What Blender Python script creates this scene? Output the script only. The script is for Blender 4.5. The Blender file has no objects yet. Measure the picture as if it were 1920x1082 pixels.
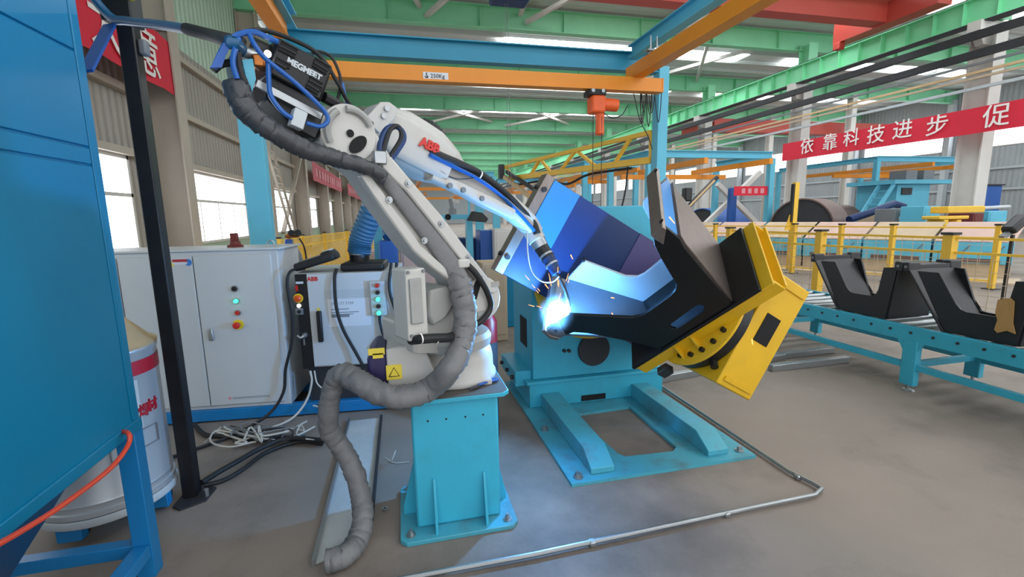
import bpy, bmesh, math, random
from mathutils import Vector as V, Matrix as MX
from mathutils.geometry import tessellate_polygon
random.seed(7)
SC = bpy.context.scene
COL = SC.collection
# ------------------------------------------------------------------ camera
F, CX, CY, CAM = 870.0, 960.0, 541.0, V((0, 0, 1.5))
UPC = V((-100, 5459, 870)).normalized()
YC = V((-210, 131, -870)); YC = (YC - UPC * YC.dot(UPC)).normalized()
XC = YC.cross(UPC)
ROT = MX((XC, YC, UPC))                     # camera axes -> world axes
cam = bpy.data.objects.new('camera', bpy.data.cameras.new('camera'))
COL.objects.link(cam); SC.camera = cam
cam.matrix_world = MX.Translation(CAM) @ ROT.to_4x4()
cam.data.sensor_width = 36; cam.data.lens = F * 36 / 1920
cam.data.clip_start = .05; cam.data.clip_end = 300
# ------------------------------------------------------------------ sky, exposure
W = bpy.data.worlds.new('sky'); SC.world = W; W.use_nodes = True
_bg = W.node_tree.nodes['Background']
_bg.inputs[0].default_value = (.93, .96, 1.0, 1); _bg.inputs[1].default_value = 2.1
SC.view_settings.view_transform = 'Standard'; SC.view_settings.look = 'None'
SC.view_settings.exposure = -0.05; SC.view_settings.gamma = 1; SC.view_settings.use_curve_mapping = False
SKYLIGHT = 13.0                              # radiance of the translucent roof panels
WINLIGHT = 5.0                               # radiance of the daylit window panes
ARC_POWER = 112.0                             # the welding arc, W
cy = SC.cycles
cy.max_bounces = 7; cy.diffuse_bounces = 4; cy.glossy_bounces = 3; cy.transmission_bounces = 4
cy.sample_clamp_indirect = 6; cy.caustics_reflective = False; cy.caustics_refractive = False
_arc = bpy.data.lights.new('arc_light', 'POINT'); _arc.energy = ARC_POWER; _arc.color = (.12, .45, 1.0); _arc.shadow_soft_size = .02
arc_light = bpy.data.objects.new('arc_light', _arc); COL.objects.link(arc_light)   # moved to the weld once the bracket stands

# ------------------------------------------------------------------ pixel -> point on a known plane
def ray(x, y): return ROT @ V((x - CX, -(y - CY), -F))
def at(x, y, X=None, Y=None, Z=None):
    d = ray(x, y)
    t = (X - CAM.x) / d.x if X is not None else (Y - CAM.y) / d.y if Y is not None else (Z - CAM.z) / d.z
    return CAM + d * t
def onp(x, y, p0, nrm):
    d = ray(x, y); return CAM + d * ((p0 - CAM).dot(nrm) / d.dot(nrm))
# ------------------------------------------------------------------ mesh builder
def perp(d):
    d = d.normalized(); a = V((0, 0, 1)) if abs(d.z) < .95 else V((1, 0, 0))
    s = d.cross(a).normalized(); return s, s.cross(d).normalized()
def crom(pts, k=6):
    P = [V(p) for p in pts]
    if len(P) < 3: return P
    P = [P[0] * 2 - P[1]] + P + [P[-1] * 2 - P[-2]]; out = []
    for i in range(1, len(P) - 2):
        a, b, c, d = P[i - 1:i + 3]
        for j in range(k):
            t = j / k
            out.append(.5 * ((2 * b) + (c - a) * t + (2 * a - 5 * b + 4 * c - d) * t * t + (3 * b - a - 3 * c + d) * t ** 3))
    out.append(P[-2]); return out
class MB:
    def __init__(s): s.v = []; s.f = []
    def add(s, vs, fs):
        b = len(s.v); s.v += [V(x) for x in vs]; s.f += [tuple(i + b for i in f) for f in fs]; return s
    def box(s, c, size, R=None):
        c = V(c); h = [x / 2 for x in size]
        vs = []
        for sx in (-1, 1):
            for sy in (-1, 1):
                for sz in (-1, 1):
                    o = V((sx * h[0], sy * h[1], sz * h[2])); vs.append(c + (R @ o if R else o))
        return s.add(vs, [(0, 1, 3, 2), (4, 6, 7, 5), (0, 4, 5, 1), (2, 3, 7, 6), (0, 2, 6, 4), (1, 5, 7, 3)])
    def bx(s, x0, x1, y0, y1, z0, z1):
        return s.box(((x0 + x1) / 2, (y0 + y1) / 2, (z0 + z1) / 2), (abs(x1 - x0), abs(y1 - y0), abs(z1 - z0)))
    def bar(s, p, q, w, h=None, up=None):
        p, q = V(p), V(q); d = (q - p); L = d.length; d.normalize(); h = h or w
        if up is None: sd, u = perp(d)
        else: u = V(up); sd = d.cross(u).normalized(); u = sd.cross(d).normalized()
        R = MX((d, sd, u)).transposed()
        return s.box((p + q) / 2, (L, w, h), R)
    def ibeam(s, p, q, w, h, up=(0, 0, 1), tf=.12, tw=.1):
        p, q = V(p), V(q); d = (q - p).normalized(); u = V(up); sd = d.cross(u).normalized(); u = sd.cross(d).normalized()
        for k in (-1, 1): s.bar(p + u * k * (h / 2 - tf * h / 2), q + u * k * (h / 2 - tf * h / 2), w, tf * h, u)
        return s.bar(p, q, tw * w, h * (1 - 2 * tf), u)
    def cyl(s, p, q, r, r2=None, n=16, cap=True):
        p, q = V(p), V(q); r2 = r if r2 is None else r2; a, b = perp(q - p); vs = []
        for i in range(n):
            t = 2 * math.pi * i / n; d = a * math.cos(t) + b * math.sin(t); vs += [p + d * r, q + d * r2]
        fs = [(2 * i, 2 * ((i + 1) % n), 2 * ((i + 1) % n) + 1, 2 * i + 1) for i in range(n)]
        if cap: fs += [tuple(2 * i for i in range(n))[::-1], tuple(2 * i + 1 for i in range(n))]
        return s.add(vs, fs)
    def lathe(s, o, ax, prof, n=24, cap=True, arc=None):
        o, ax = V(o), V(ax).normalized(); a, b = perp(ax); vs = []; m = len(prof)
        a0, a1 = arc or (0, 2 * math.pi); N = n if arc is None else n + 1
        for i in range(N):
            t = a0 + (a1 - a0) * i / n; d = a * math.cos(t) + b * math.sin(t)
            vs += [o + ax * h + d * r for r, h in prof]
        fs = []
        for i in range(n):
            j = (i + 1) % N
            for k in range(m - 1): fs.append((i * m + k, j * m + k, j * m + k + 1, i * m + k + 1))
        if cap and arc is None:
            if prof[0][0] > 1e-5: fs.append(tuple(i * m for i in range(n))[::-1])
            if prof[-1][0] > 1e-5: fs.append(tuple(i * m + m - 1 for i in range(n)))
        return s.add(vs, fs)
    def tube(s, pts, r, n=8, k=6, wob=0, rs=None, ridge=0):
        P = crom(pts, k) if k else [V(p) for p in pts]; N = len(P)
        d0 = (P[1] - P[0]).normalized(); a, b = perp(d0); vs = []
        for i, p in enumerate(P):
            d = (P[min(i + 1, N - 1)] - P[max(i - 1, 0)])
            if d.length < 1e-9: d = d0
            d.normalize(); a = (a - d * a.dot(d)).normalized(); b = d.cross(a)
            R = r if rs is None else rs[0] + (rs[1] - rs[0]) * i / (N - 1)
            if ridge: R *= 1 + ridge * (1 if i % 2 else -1)
            for j in range(n):
                t = 2 * math.pi * j / n
                vs.append(p + (a * math.cos(t) + b * math.sin(t)) * (R * (1 + (random.uniform(-wob, wob) if wob else 0))))
        fs = [(i * n + j, i * n + (j + 1) % n, (i + 1) * n + (j + 1) % n, (i + 1) * n + j) for i in range(N - 1) for j in range(n)]
        fs += [tuple(range(n))[::-1], tuple((N - 1) * n + j for j in range(n))]
        return s.add(vs, fs)
    def prism(s, poly, t, holes=()):
        t = V(t); loops = [[V(p) for p in poly]] + [[V(p) for p in h] for h in holes]
        flat = [p for lp in loops for p in lp]; n = len(flat); b = len(s.v)
        s.v += flat + [p + t for p in flat]
        for tri in tessellate_polygon(loops):
            s.f.append(tuple(b + i for i in tri)); s.f.append(tuple(b + n + i for i in reversed(tri)))
        o = 0
        for lp in loops:
            m = len(lp)
            for i in range(m):
                j = (i + 1) % m; s.f.append((b + o + i, b + o + j, b + n + o + j, b + n + o + i))
            o += m
        return s
    def sph(s, c, r, n=12, m=8, sc=(1, 1, 1)):
        c = V(c); vs = [c + V((0, 0, r * sc[2]))]
        for i in range(1, m):
            for j in range(n):
                a, t = math.pi * i / m, 2 * math.pi * j / n
                vs.append(c + V((r * sc[0] * math.sin(a) * math.cos(t), r * sc[1] * math.sin(a) * math.sin(t), r * sc[2] * math.cos(a))))
        vs.append(c - V((0, 0, r * sc[2]))); fs = [(0, 1 + j, 1 + (j + 1) % n) for j in range(n)]
        for i in range(m - 2):
            for j in range(n): fs.append((1 + i * n + j, 1 + (i + 1) * n + j, 1 + (i + 1) * n + (j + 1) % n, 1 + i * n + (j + 1) % n))
        L = len(vs) - 1; q = 1 + (m - 2) * n; fs += [(L, q + (j + 1) % n, q + j) for j in range(n)]
        return s.add(vs, fs)
    def loft(s, path, ws, hs, up, n=16, e=.55, k=5):
        P = crom(path, k); N = len(P); vs = []; up = V(up)
        def lerp(arr, i):
            t = i / (N - 1) * (len(arr) - 1); j = min(int(t), len(arr) - 2); return arr[j] + (arr[j + 1] - arr[j]) * (t - j)
        for i, p in enumerate(P):
            d = (P[min(i + 1, N - 1)] - P[max(i - 1, 0)]).normalized(); sd = d.cross(up).normalized(); u = sd.cross(d)
            w, h = lerp(ws, i), lerp(hs, i)
            for j in range(n):
                t = 2 * math.pi * j / n; c, q = math.cos(t), math.sin(t)
                vs.append(p + sd * (w * math.copysign(abs(c) ** e, c)) + u * (h * math.copysign(abs(q) ** e, q)))
        fs = [(i * n + j, i * n + (j + 1) % n, (i + 1) * n + (j + 1) % n, (i + 1) * n + j) for i in range(N - 1) for j in range(n)]
        fs += [tuple(range(n))[::-1], tuple((N - 1) * n + j for j in range(n))]
        return s.add(vs, fs)
    def build(s, name, mat, parent=None, label=None, cat=None, group=None, kind=None, bev=0, ang=35, seg=2):
        me = bpy.data.meshes.new(name)
        if parent is None:
            lo = V([min(p[i] for p in s.v) for i in range(3)]); hi = V([max(p[i] for p in s.v) for i in range(3)])
            M = MX.Translation(V(((lo.x + hi.x) / 2, (lo.y + hi.y) / 2, lo.z)))
        else: M = WM[parent.name]
        Mi = M.inverted()
        me.from_pydata([Mi @ p for p in s.v], [], s.f); me.update()
        bm = bmesh.new(); bm.from_mesh(me); bmesh.ops.recalc_face_normals(bm, faces=bm.faces); bm.to_mesh(me); bm.free()
        me.polygons.foreach_set('use_smooth', [True] * len(me.polygons)); me.set_sharp_from_angle(angle=math.radians(ang))
        me.materials.append(mat if not isinstance(mat, str) else MAT[mat])
        o = bpy.data.objects.new(name, me); COL.objects.link(o)
        WM[o.name] = M
        if parent is None: o.matrix_world = M
        else: o.parent = parent
        if bev:
            b = o.modifiers.new('bevel', 'BEVEL'); b.width = bev; b.segments = seg; b.limit_method = 'ANGLE'; b.angle_limit = math.radians(40)
        tag(o, label, cat, group, kind); return o
WM = {}
def tag(o, label=None, cat=None, group=None, kind=None):
    for k, v in (('label', label), ('category', cat), ('group', group), ('kind', kind)):
        if v: o[k] = v
    return o
def root(name, loc, label, cat, group=None, kind=None, rz=0):
    o = bpy.data.objects.new(name, None); COL.objects.link(o); o.empty_display_size = .1
    M = MX.Translation(V(loc)) @ MX.Rotation(rz, 4, 'Z'); o.matrix_world = M; WM[o.name] = M
    return tag(o, label, cat, group, kind)
def copy_tree(o, M=None, parent=None, label=None):
    c = o.copy(); COL.objects.link(c); c.parent = parent
    if M is not None: c.matrix_world = M
    if label: c['label'] = label
    for ch in o.children: copy_tree(ch, None, c)
    return c
def text(s, size, o, r, u, mat, parent, name='lettering', bold=0, depth=.0015, align='LEFT', label=None, kind=None, squash=1):
    cu = bpy.data.curves.new(name, 'FONT'); cu.body = s; cu.size = size; cu.extrude = depth; cu.offset = bold; cu.align_x = align; cu.resolution_u = 3
    t = bpy.data.objects.new('t', cu); COL.objects.link(t)
    bpy.context.view_layer.update()
    me = bpy.data.meshes.new_from_object(t.evaluated_get(bpy.context.evaluated_depsgraph_get())); bpy.data.objects.remove(t)
    r = V(r).normalized(); u = V(u).normalized(); nn = r.cross(u)
    mb = MB(); mb.add([V(o) + r * (v.co.x * squash) + u * v.co.y + nn * v.co.z for v in me.vertices], [tuple(p.vertices) for p in me.polygons])
    bpy.data.meshes.remove(me)
    return mb.build(name, mat, parent, label=label, kind=kind)
# ------------------------------------------------------------------ materials
MAT = {}
def lin(h):
    if isinstance(h, str):
        h = h.lstrip('#'); h = [int(h[i:i + 2], 16) / 255 for i in (0, 2, 4)]
    return [c / 12.92 if c <= .04045 else ((c + .055) / 1.055) ** 2.4 for c in h]
def mat(name, hexc, rough=.5, metal=0, var=.08, scale=6, bump=0, bscale=60, dirt=0, dcol='#3b352f', dscale=2.5, spec=.5, wave=None, streak=None):
    m = bpy.data.materials.new(name); m.use_nodes = True; nt = m.node_tree; N = nt.nodes; L = nt.links
    b = N['Principled BSDF']; c = lin(hexc)
    b.inputs['Roughness'].default_value = rough; b.inputs['Metallic'].default_value = metal; b.inputs['Specular IOR Level'].default_value = spec
    tc = N.new('ShaderNodeTexCoord'); mp = N.new('ShaderNodeMapping'); L.new(tc.outputs['Object'], mp.inputs[0])
    if streak: mp.inputs['Scale'].default_value = streak
    n1 = N.new('ShaderNodeTexNoise'); n1.inputs['Scale'].default_value = scale; n1.inputs['Detail'].default_value = 4; L.new(mp.outputs[0], n1.inputs[0])
    mx = N.new('ShaderNodeMix'); mx.data_type = 'RGBA'; L.new(n1.outputs['Fac'], mx.inputs['Factor'])
    mx.inputs[6].default_value = [max(0, x * (1 - var * 1.6)) for x in c] + [1]; mx.inputs[7].default_value = [min(1, x * (1 + var * 1.6)) for x in c] + [1]
    col = mx.outputs[2]
    if dirt:
        n2 = N.new('ShaderNodeTexNoise'); n2.inputs['Scale'].default_value = dscale; n2.inputs['Detail'].default_value = 6; n2.inputs['Roughness'].default_value = .65
        L.new(tc.outputs['Object'], n2.inputs[0])
        rp = N.new('ShaderNodeValToRGB'); rp.color_ramp.elements[0].position = .48; rp.color_ramp.elements[1].position = .72; rp.color_ramp.elements[1].color = (dirt, dirt, dirt, 1)
        L.new(n2.outputs['Fac'], rp.inputs[0])
        m2 = N.new('ShaderNodeMix'); m2.data_type = 'RGBA'; L.new(rp.outputs[0], m2.inputs['Factor']); L.new(col, m2.inputs[6]); m2.inputs[7].default_value = lin(dcol) + [1]; col = m2.outputs[2]
    L.new(col, b.inputs['Base Color'])
    if bump:
        n3 = N.new('ShaderNodeTexNoise'); n3.inputs['Scale'].default_value = bscale; n3.inputs['Detail'].default_value = 3; L.new(mp.outputs[0], n3.inputs[0])
        bp = N.new('ShaderNodeBump'); bp.inputs['Strength'].default_value = bump; bp.inputs['Distance'].default_value = .01; L.new(n3.outputs['Fac'], bp.inputs['Height']); L.new(bp.outputs[0], b.inputs['Normal'])
    if wave:                                   # corrugated cladding: (direction, ribs per metre, depth)
        w = N.new('ShaderNodeTexWave'); w.wave_type = 'BANDS'; w.bands_direction = wave[0]; w.inputs['Scale'].default_value = wave[1] / 3.18; w.inputs['Distortion'].default_value = 0
        L.new(tc.outputs['Object'], w.inputs[0])
        bp = N.new('ShaderNodeBump'); bp.inputs['Strength'].default_value = 1; bp.inputs['Distance'].default_value = wave[2]; L.new(w.outputs['Fac'], bp.inputs['Height']); L.new(bp.outputs[0], b.inputs['Normal'])
    MAT[name] = m; return m
def emit(name, hexc, strength):
    m = bpy.data.materials.new(name); m.use_nodes = True; nt = m.node_tree; nt.nodes.clear()
    e = nt.nodes.new('ShaderNodeEmission'); o = nt.nodes.new('ShaderNodeOutputMaterial'); e.inputs[0].default_value = lin(hexc) + [1]; e.inputs[1].default_value = strength
    nt.links.new(e.outputs[0], o.inputs[0]); MAT[name] = m; return m
mat('concrete', '#8b7f75', .62, var=.16, scale=1.3, bump=.15, bscale=90, dirt=.7, dcol='#4f4843', dscale=1.1)
mat('plate_floor', '#55504c', .6, var=.14, scale=3, bump=.12, bscale=70, dirt=.5, dcol='#3a3633', dscale=2)
mat('cladding', '#a19c93', .6, var=.05, scale=2, wave=('Y', 5, .03))
mat('cladding_grey', '#a2a7ab', .6, var=.05, scale=2, wave=('Y', 4, .03))
mat('roof_sheet', '#cdd1ce', .6, var=.05, scale=1, wave=('Y', 3, .02))
mat('cream_steel', '#b6ab9d', .55, var=.06, scale=3)
mat('white_steel', '#cfccc6', .5, var=.05, scale=3)
mat('green_steel', '#86d2a4', .5, var=.07, scale=1.5)
mat('green_girder', '#86dcaa', .5, var=.06, scale=1.5)
mat('red_steel', '#b8463b', .5, var=.08, scale=2)
mat('banner_red', '#d8283f', .75, var=.05, scale=3, bump=.1, bscale=8)
mat('banner_faded', '#c0606b', .8, var=.06)
mat('white_paint', '#f1ece8', .6, var=.03)
mat('cyan', '#38aac6', .42, var=.06, scale=4, dirt=.22, dcol='#3f6f78', dscale=5, bump=.05, bscale=40)
mat('cyan_dusty', '#48a2b6', .5, var=.1, scale=5, dirt=.8, dcol='#55767b', dscale=5)
mat('sky_blue_steel', '#5ab4cf', .45, var=.06, scale=3)
mat('steel_teal', '#2287a6', .45, var=.06, scale=3)
mat('machine_blue', '#0079a3', .38, var=.05, scale=2, bump=.02, bscale=20)
mat('frame_blue', '#127ab8', .4, var=.08, scale=5, dirt=.25, dcol='#27506e')
mat('navy', '#10305f', .5, var=.1)
mat('royal_blue', '#1d55a4', .45, var=.1)
mat('yellow', '#d9ab1c', .42, var=.06, scale=5, dirt=.18, dcol='#8d7424', dscale=7)
mat('fence_yellow', '#e6b83a', .5, var=.06)
mat('orange', '#e08a1c', .4, var=.05, scale=4)
mat('hoist_orange', '#e8612a', .45, var=.1)
mat('black', '#131417', .45, var=.2, scale=10)
mat('black_paint', '#0c0d0f', .38, var=.2, scale=12, bump=.05, bscale=30, spec=.4)
mat('black_steel', '#15161a', .4, var=.25, scale=14, dirt=.3, dcol='#33302e', dscale=9)
mat('rubber', '#1a1b1d', .6, var=.15)
mat('dark_slot', '#070708', .8, var=.1)
mat('robot_white', '#bfbdb7', .42, var=.04, scale=5, dirt=.12, dcol='#9c978e', dscale=6)
mat('robot_grey', '#9c9d99', .5, var=.06, scale=8, dirt=.25, dcol='#7b7a76', dscale=7)
mat('purple', '#2b2450', .4, var=.1)
mat('cabinet_white', '#c3c8ca', .42, var=.03, scale=3, bump=.06, bscale=160)
mat('pale_grey', '#b9c0c4', .45, var=.04)
mat('mid_grey', '#75797c', .5, var=.06)
mat('sleeve', '#747475', .6, var=.14, scale=9, bump=1.0, bscale=11, dirt=.35, dcol='#4b4c4e', dscale=9)
mat('sleeve_dark', '#404246', .42, var=.2, scale=10, bump=1.0, bscale=12, dirt=.4, dcol='#2b2c2e', dscale=9)
mat('zinc', '#a5a9ab', .36, metal=.85, var=.12, scale=9, streak=(1, 1, 6))
mat('bare_steel', '#8c8079', .38, metal=.8, var=.14, scale=5, streak=(6, 6, 1), dirt=.3, dcol='#6a5f58')
mat('tray_zinc', '#c2c6c5', .5, metal=.15, var=.12, scale=7)
mat('pad_blue', '#2f7fc4', .5, var=.06, scale=4)
mat('leg_blue', '#0d2f63', .45, var=.12, scale=5)
mat('leg_violet', '#4a4579', .5, var=.1, scale=5)
mat('cardboard', '#b08a55', .7, var=.12, scale=9, bump=.3, bscale=30)
mat('kraft', '#c9ae86', .7, var=.08, scale=5)
mat('drum_silver', '#b9bfc4', .34, metal=.35, var=.05, scale=4)
mat('label_red', '#b5172c', .5, var=.05)
mat('hose_blue', '#1a5aa8', .35, var=.1)
mat('hose_teal', '#1f5a80', .35, var=.12)
mat('duct_blue', '#33688c', .5, var=.1, bump=.3, bscale=60)
mat('hose_red', '#d8492e', .4, var=.06)
mat('red_plastic', '#cc2a22', .4, var=.05)
mat('orange_plastic', '#e2541b', .35, var=.05)
mat('yellow_plastic', '#f0cf2a', .4, var=.04)
mat('sticker_yellow', '#e8cf45', .5, var=.04)
mat('sticker_blue', '#2f7dc8', .5, var=.04)
mat('paper', '#d9dde3', .6, var=.04, scale=3)
mat('print_grey', '#7e848c', .7, var=.1)
mat('maroon', '#6a2620', .5, var=.1)
mat('wire_white', '#c9c6bd', .5, var=.05)
mat('tan_slab', '#bda98f', .6, var=.08)
mat('pink_wall', '#c6a99d', .7, var=.06)
mat('pipe_brown', '#6f5a54', .45, metal=.3, var=.15, scale=3)
mat('gap_dark', '#2b2c30', .6, var=.2)
mat('copper', '#b4703c', .35, metal=.9)
mat('red_can', '#7d1014', .45, var=.15, dirt=.5, dcol='#300a0a', dscale=3)
emit('skylight', '#f6faff', SKYLIGHT)
emit('day_pane', '#f4f8ff', WINLIGHT)
emit('lamp_green', '#38ffb0', 4.0); emit('lamp_white', '#ffffff', 6.0); emit('arc_core', '#d8ecff', 260.0); emit('spark', '#ff9a52', 5.0)
emit('lamp_blue', '#2fb8ff', 3.0)
# ================================================================== THE HALL
def bldg(mb, name, m, parent=None, bev=0): return mb.build(name, m, parent, kind=None if parent else 'structure', bev=bev)
YK = [-1.8 + 6.2 * k for k in range(0, 14)]           # column lines (10.6, 16.8, 23.0 ... in view)
XL, XR, XW = -4.55, 16.0, 34.0
fl = bldg(MB().bx(-5, 36, -4, 92, -.2, 0), 'floor', 'concrete')
# ---- left wall
wl = root('wall_left', (XL, 0, 0), None, None, kind='structure')
def wallbox(y0, y1, z0, z1, m='cladding', nm='panel'): return bldg(MB().bx(XL - .12, XL, y0, y1, z0, z1), nm, m, wl)
wallbox(-3, 84, 0, .95, 'green_dado' if 'green_dado' in MAT else mat('green_dado', '#9fb39a', .6))
wallbox(-3, 84, 2.62, 5.25); mat('frp', '#bcd6c0', .55, var=.05, wave=('Y', 4, .03)); wallbox(-3, 84, 5.25, 8.4, 'frp')
for k, y in enumerate(YK):
    wallbox(y - 1.0, y + .75, .95, 2.62)
    for z in (2.68, 3.75, 4.95):
        if k < 12: bldg(MB().bx(XL, XL + .14, y + .25, y + 5.95, z - .06, z + .06), 'girt', 'cream_steel', wl)
n = 0
for k, y in enumerate(YK[:-1]):
    if k == 0: continue
    n += 1; y0, y1 = y + .75, y + 5.2
    w = root('window_%d' % n, (XL, (y0 + y1) / 2, .95), None, None, kind='structure')
    f = MB()
    for z in (.98, 1.95, 2.59): f.bx(XL - .03, XL + .03, y0, y1, z - .03, z + .03)
    for yy in (y0 + .03, y1 - .03): f.bx(XL - .03, XL + .03, yy - .03, yy + .03, .95, 2.62)
    for j in range(1, 4): yy = y0 + (y1 - y0) * j / 4; f.bx(XL - .02, XL + .02, yy - .022, yy + .022, .98, 1.95)
    f.build('window_frame', 'white_steel', w)
    for j in range(4): MB().bx(XL - .075, XL - .06, y0 + (y1 - y0) * j / 4, y0 + (y1 - y0) * (j + 1) / 4, .98, 1.95).build('pane', 'day_pane', w)
    MB().bx(XL - .075, XL - .06, y0, y1, 1.95, 2.59).build('pane', 'day_pane', w)
for k, y in enumerate(YK[1:]):
    c = bldg(MB().ibeam((XL + .3, y, 0), (XL + .3, y, 7.75), .36, .56, up=(1, 0, 0), tf=.05, tw=.06), 'column', 'cream_steel')
    bldg(MB().bx(XL + .03, XL + .56, y - .165, y + .165, 5.0, 5.06), 'stiffener', 'cream_steel', c)
    if k % 2 == 0 and k < 6:
        b = MB(); b.bar((XL + .25, y + .2, 5.3), (XL + .25, y + 6, 7.6), .13, .13); bldg(b, 'brace_beam', 'gap_dark')
# ---- roof: rafters, sheets, skylights, bracing
ROOF = 8.62
rf = bldg(MB().bx(-5, 36, -3, 92, ROOF, ROOF + .1), 'ceiling', 'roof_sheet')
for k, y in enumerate(YK[1:]):
    r = bldg(MB().ibeam((-4.6, y, 8.15), (34, y, 8.15), .3, .72, tf=.035, tw=.05), 'roof_beam', 'green_steel')
    if k < 6:
        for x in range(-3, 34, 3): bldg(MB().bx(x - .012, x + .012, y - .14, y + .14, 7.82, 8.48), 'stiffener', 'green_steel', r)
        for i in range(5):
            for yy in (y + 1.24 * (i + 1),):
                if i < 4: bldg(MB().bx(-4.6, 34, yy - .04, yy + .04, ROOF - .16, ROOF), 'purlin', 'roof_sheet', rf)
def strip(x0, x1, y, pw=1.32, d=.95):
    x = x0
    while x < x1 - .2:
        bldg(MB().bx(x + .03, min(x + pw, x1) - .03, y - d / 2, y + d / 2, ROOF - .19, ROOF - .17), 'skylight_pane', 'skylight', rf); x += pw
for k in range(14):
    y = 1.2 + 6.2 * k - 1.8 + 1.7
    y = YK[k] + 2.9
    strip(4.4, 15.8, y)
    for x0 in (18.5, 21.7, 25, 28.5): strip(x0, x0 + 2.4, y + .1)
    if k in (5, 6): strip(.4, 2.4, y)
for (x0, y0), (x1, y1) in [((1.2, 16.8), (3.8, 10.7)), ((3.8, 10.7), (4.4, 16.7)), ((4.6, 16.7), (7.6, 10.7)), ((7.6, 10.7), (10.2, 16.7)), ((10.2, 16.7), (12.4, 10.7)), ((10.4, 16.7), (15.5, 10.7)), ((-3.4, 16.7), (-.6, 10.7)), ((-.6, 10.7), (1.0, 16.7)),
                          ((8, 35.2), (13, 29.3)), ((8, 29.3), (13, 35.2)), ((2, 35.2), (7, 29.3)), ((2, 29.3), (7, 35.2)), ((12, 22.9), (15.6, 16.9)), ((12, 16.9), (15.6, 22.9))]:
    bldg(MB().bar((x0, y0, 8.05), (x1, y1, 8.3), .13, .13), 'brace_beam', 'white_steel')
# ---- right column line, crane runway
TOPZ, BOTZ = 7.13, 6.47
for k, y in enumerate(YK[1:]):
    yy = y - .3
    c = bldg(MB().ibeam((XR + .1, yy, 0), (XR + .1, yy, BOTZ - .25), .42, .62, up=(0, 1, 0), tf=.06, tw=.9 if k == 0 else .1), 'column', 'white_steel')
    bldg(MB().ibeam((XR + .25, yy, BOTZ), (XR + .25, yy, 8.0), .42, .5, up=(0, 1, 0), tf=.06, tw=.1), 'upper_post', 'green_steel', c)
    s = MB(); s.bx(XR - .5, XR + .5, yy - .16, yy + .16, BOTZ - .26, BOTZ); s.prism([(XR - .45, yy - .1, BOTZ - .26), (XR + .45, yy - .1, BOTZ - .26), (XR + .22, yy - .1, BOTZ - .6), (XR - .22, yy - .1, BOTZ - .6)], (0, .2, 0))
    bldg(s, 'corbel', 'white_steel', c)
    g = bldg(MB().ibeam((XR - .2, yy, (TOPZ + BOTZ) / 2), (XR - .2, yy + 6.2, (TOPZ + BOTZ) / 2), .34, TOPZ - BOTZ, tf=.05, tw=.06), 'runway_beam', 'green_girder')
    bldg(MB().bx(XR - .25, XR - .15, yy, yy + 6.2, TOPZ, TOPZ + .07), 'crane_rail', 'gap_dark', g)
    bldg(MB().bx(XR - .4, XR - .05, yy, yy + 6.2, BOTZ - .035, BOTZ), 'bottom_plate', 'gap_dark', g)  # dark strip painted in for the shade under the bottom flange
    if k < 4:
        for j in range(8): bldg(MB().bx(XR - .36, XR - .04, yy + .4 + j * .77, yy + .414 + j * .77, BOTZ + .04, TOPZ - .04), 'stiffener', 'green_girder', g)
g = bldg(MB().ibeam((XR - .2, 4.1, (TOPZ + BOTZ) / 2), (XR - .2, YK[1] - .3 + 4.5 - 6.2 + 1.7, (TOPZ + BOTZ) / 2), .34, TOPZ - BOTZ, tf=.05, tw=.06), 'runway_beam', 'green_girder')
def run_rail(px, py, X, w, h, nm, m, y0=6, y1=84):
    z = at(px, py, X=X).z
    return MB().bx(X - w / 2, X + w / 2, y0, y1, z - h / 2, z + h / 2)
for i, (px, py, w, h, m, lab, ct) in enumerate([(1918, 39, .14, .2, 'gap_dark', 'upper dark busbar rail running below the green crane girder', 'rail'), (1918, 77, .14, .2, 'gap_dark', 'lower dark busbar rail running below the green crane girder', 'rail'),
        (1918, 97, .06, .06, 'mid_grey', 'thin grey pipe just under the two dark busbar rails', 'pipe'), (1918, 114, .07, .07, 'kraft', 'upper tan pipe strung along the white columns', 'pipe'),
        (1918, 125, .06, .06, 'tan_slab', 'lower tan pipe strung along the white columns', 'pipe'), (1918, 146, .08, .08, 'pale_grey', 'pale pipe strung just above the big red banner', 'pipe')]):
    run_rail(px, py, 15.45, w, h, '', m).build('busbar_rail' if i < 2 else 'service_pipe', m, None, lab, ct, 'rails and pipes along the columns')
# ---- far and right walls
bldg(MB().bx(-5, 36, 90, 90.2, 0, 8.7), 'wall_far', 'cladding_grey')
wr = root('wall_right', (XW, 40, 0), None, None, kind='structure')
bldg(MB().bx(XW, XW + .15, -3, 90, 0, 4.9), 'panel', 'cladding_grey', wr); bldg(MB().bx(XW, XW + .15, -3, 90, 6.6, 8.7), 'panel', 'cladding_grey', wr)
for z in (2.4, 3.6): bldg(MB().bx(XW - .12, XW, -3, 90, z, z + .12), 'girt', 'pale_grey', wr)
for k, y in enumerate(YK[1:]):
    bldg(MB().bx(XW, XW + .15, y - .5, y + .5, 4.9, 6.6), 'panel', 'cladding_grey', wr)
    w = root('window_%d' % (20 + k), (XW, y + 3, 4.9), None, None, kind='structure')
    for j in range(3): MB().bx(XW + .05, XW + .07, y + .5 + j * 1.74, y + 2.2 + j * 1.74, 4.95, 6.55).build('pane', 'day_pane', w)
    MB().bx(XW, XW + .1, y + .5, y + 5.7, 4.88, 4.96).bx(XW, XW + .1, y + .5, y + 5.7, 6.52, 6.6).build('window_frame', 'white_steel', w)
    if k < 9:
        c = bldg(MB().ibeam((XW - 8, y, 0), (XW - 8, y, 8), .34, .4, up=(0, 1, 0), tf=.06, tw=.1), 'column', 'white_steel')
        bldg(MB().bx(XW - .45, XW - .1, y - .15, y + .15, 0, 8), 'column', 'pale_grey')
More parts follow.
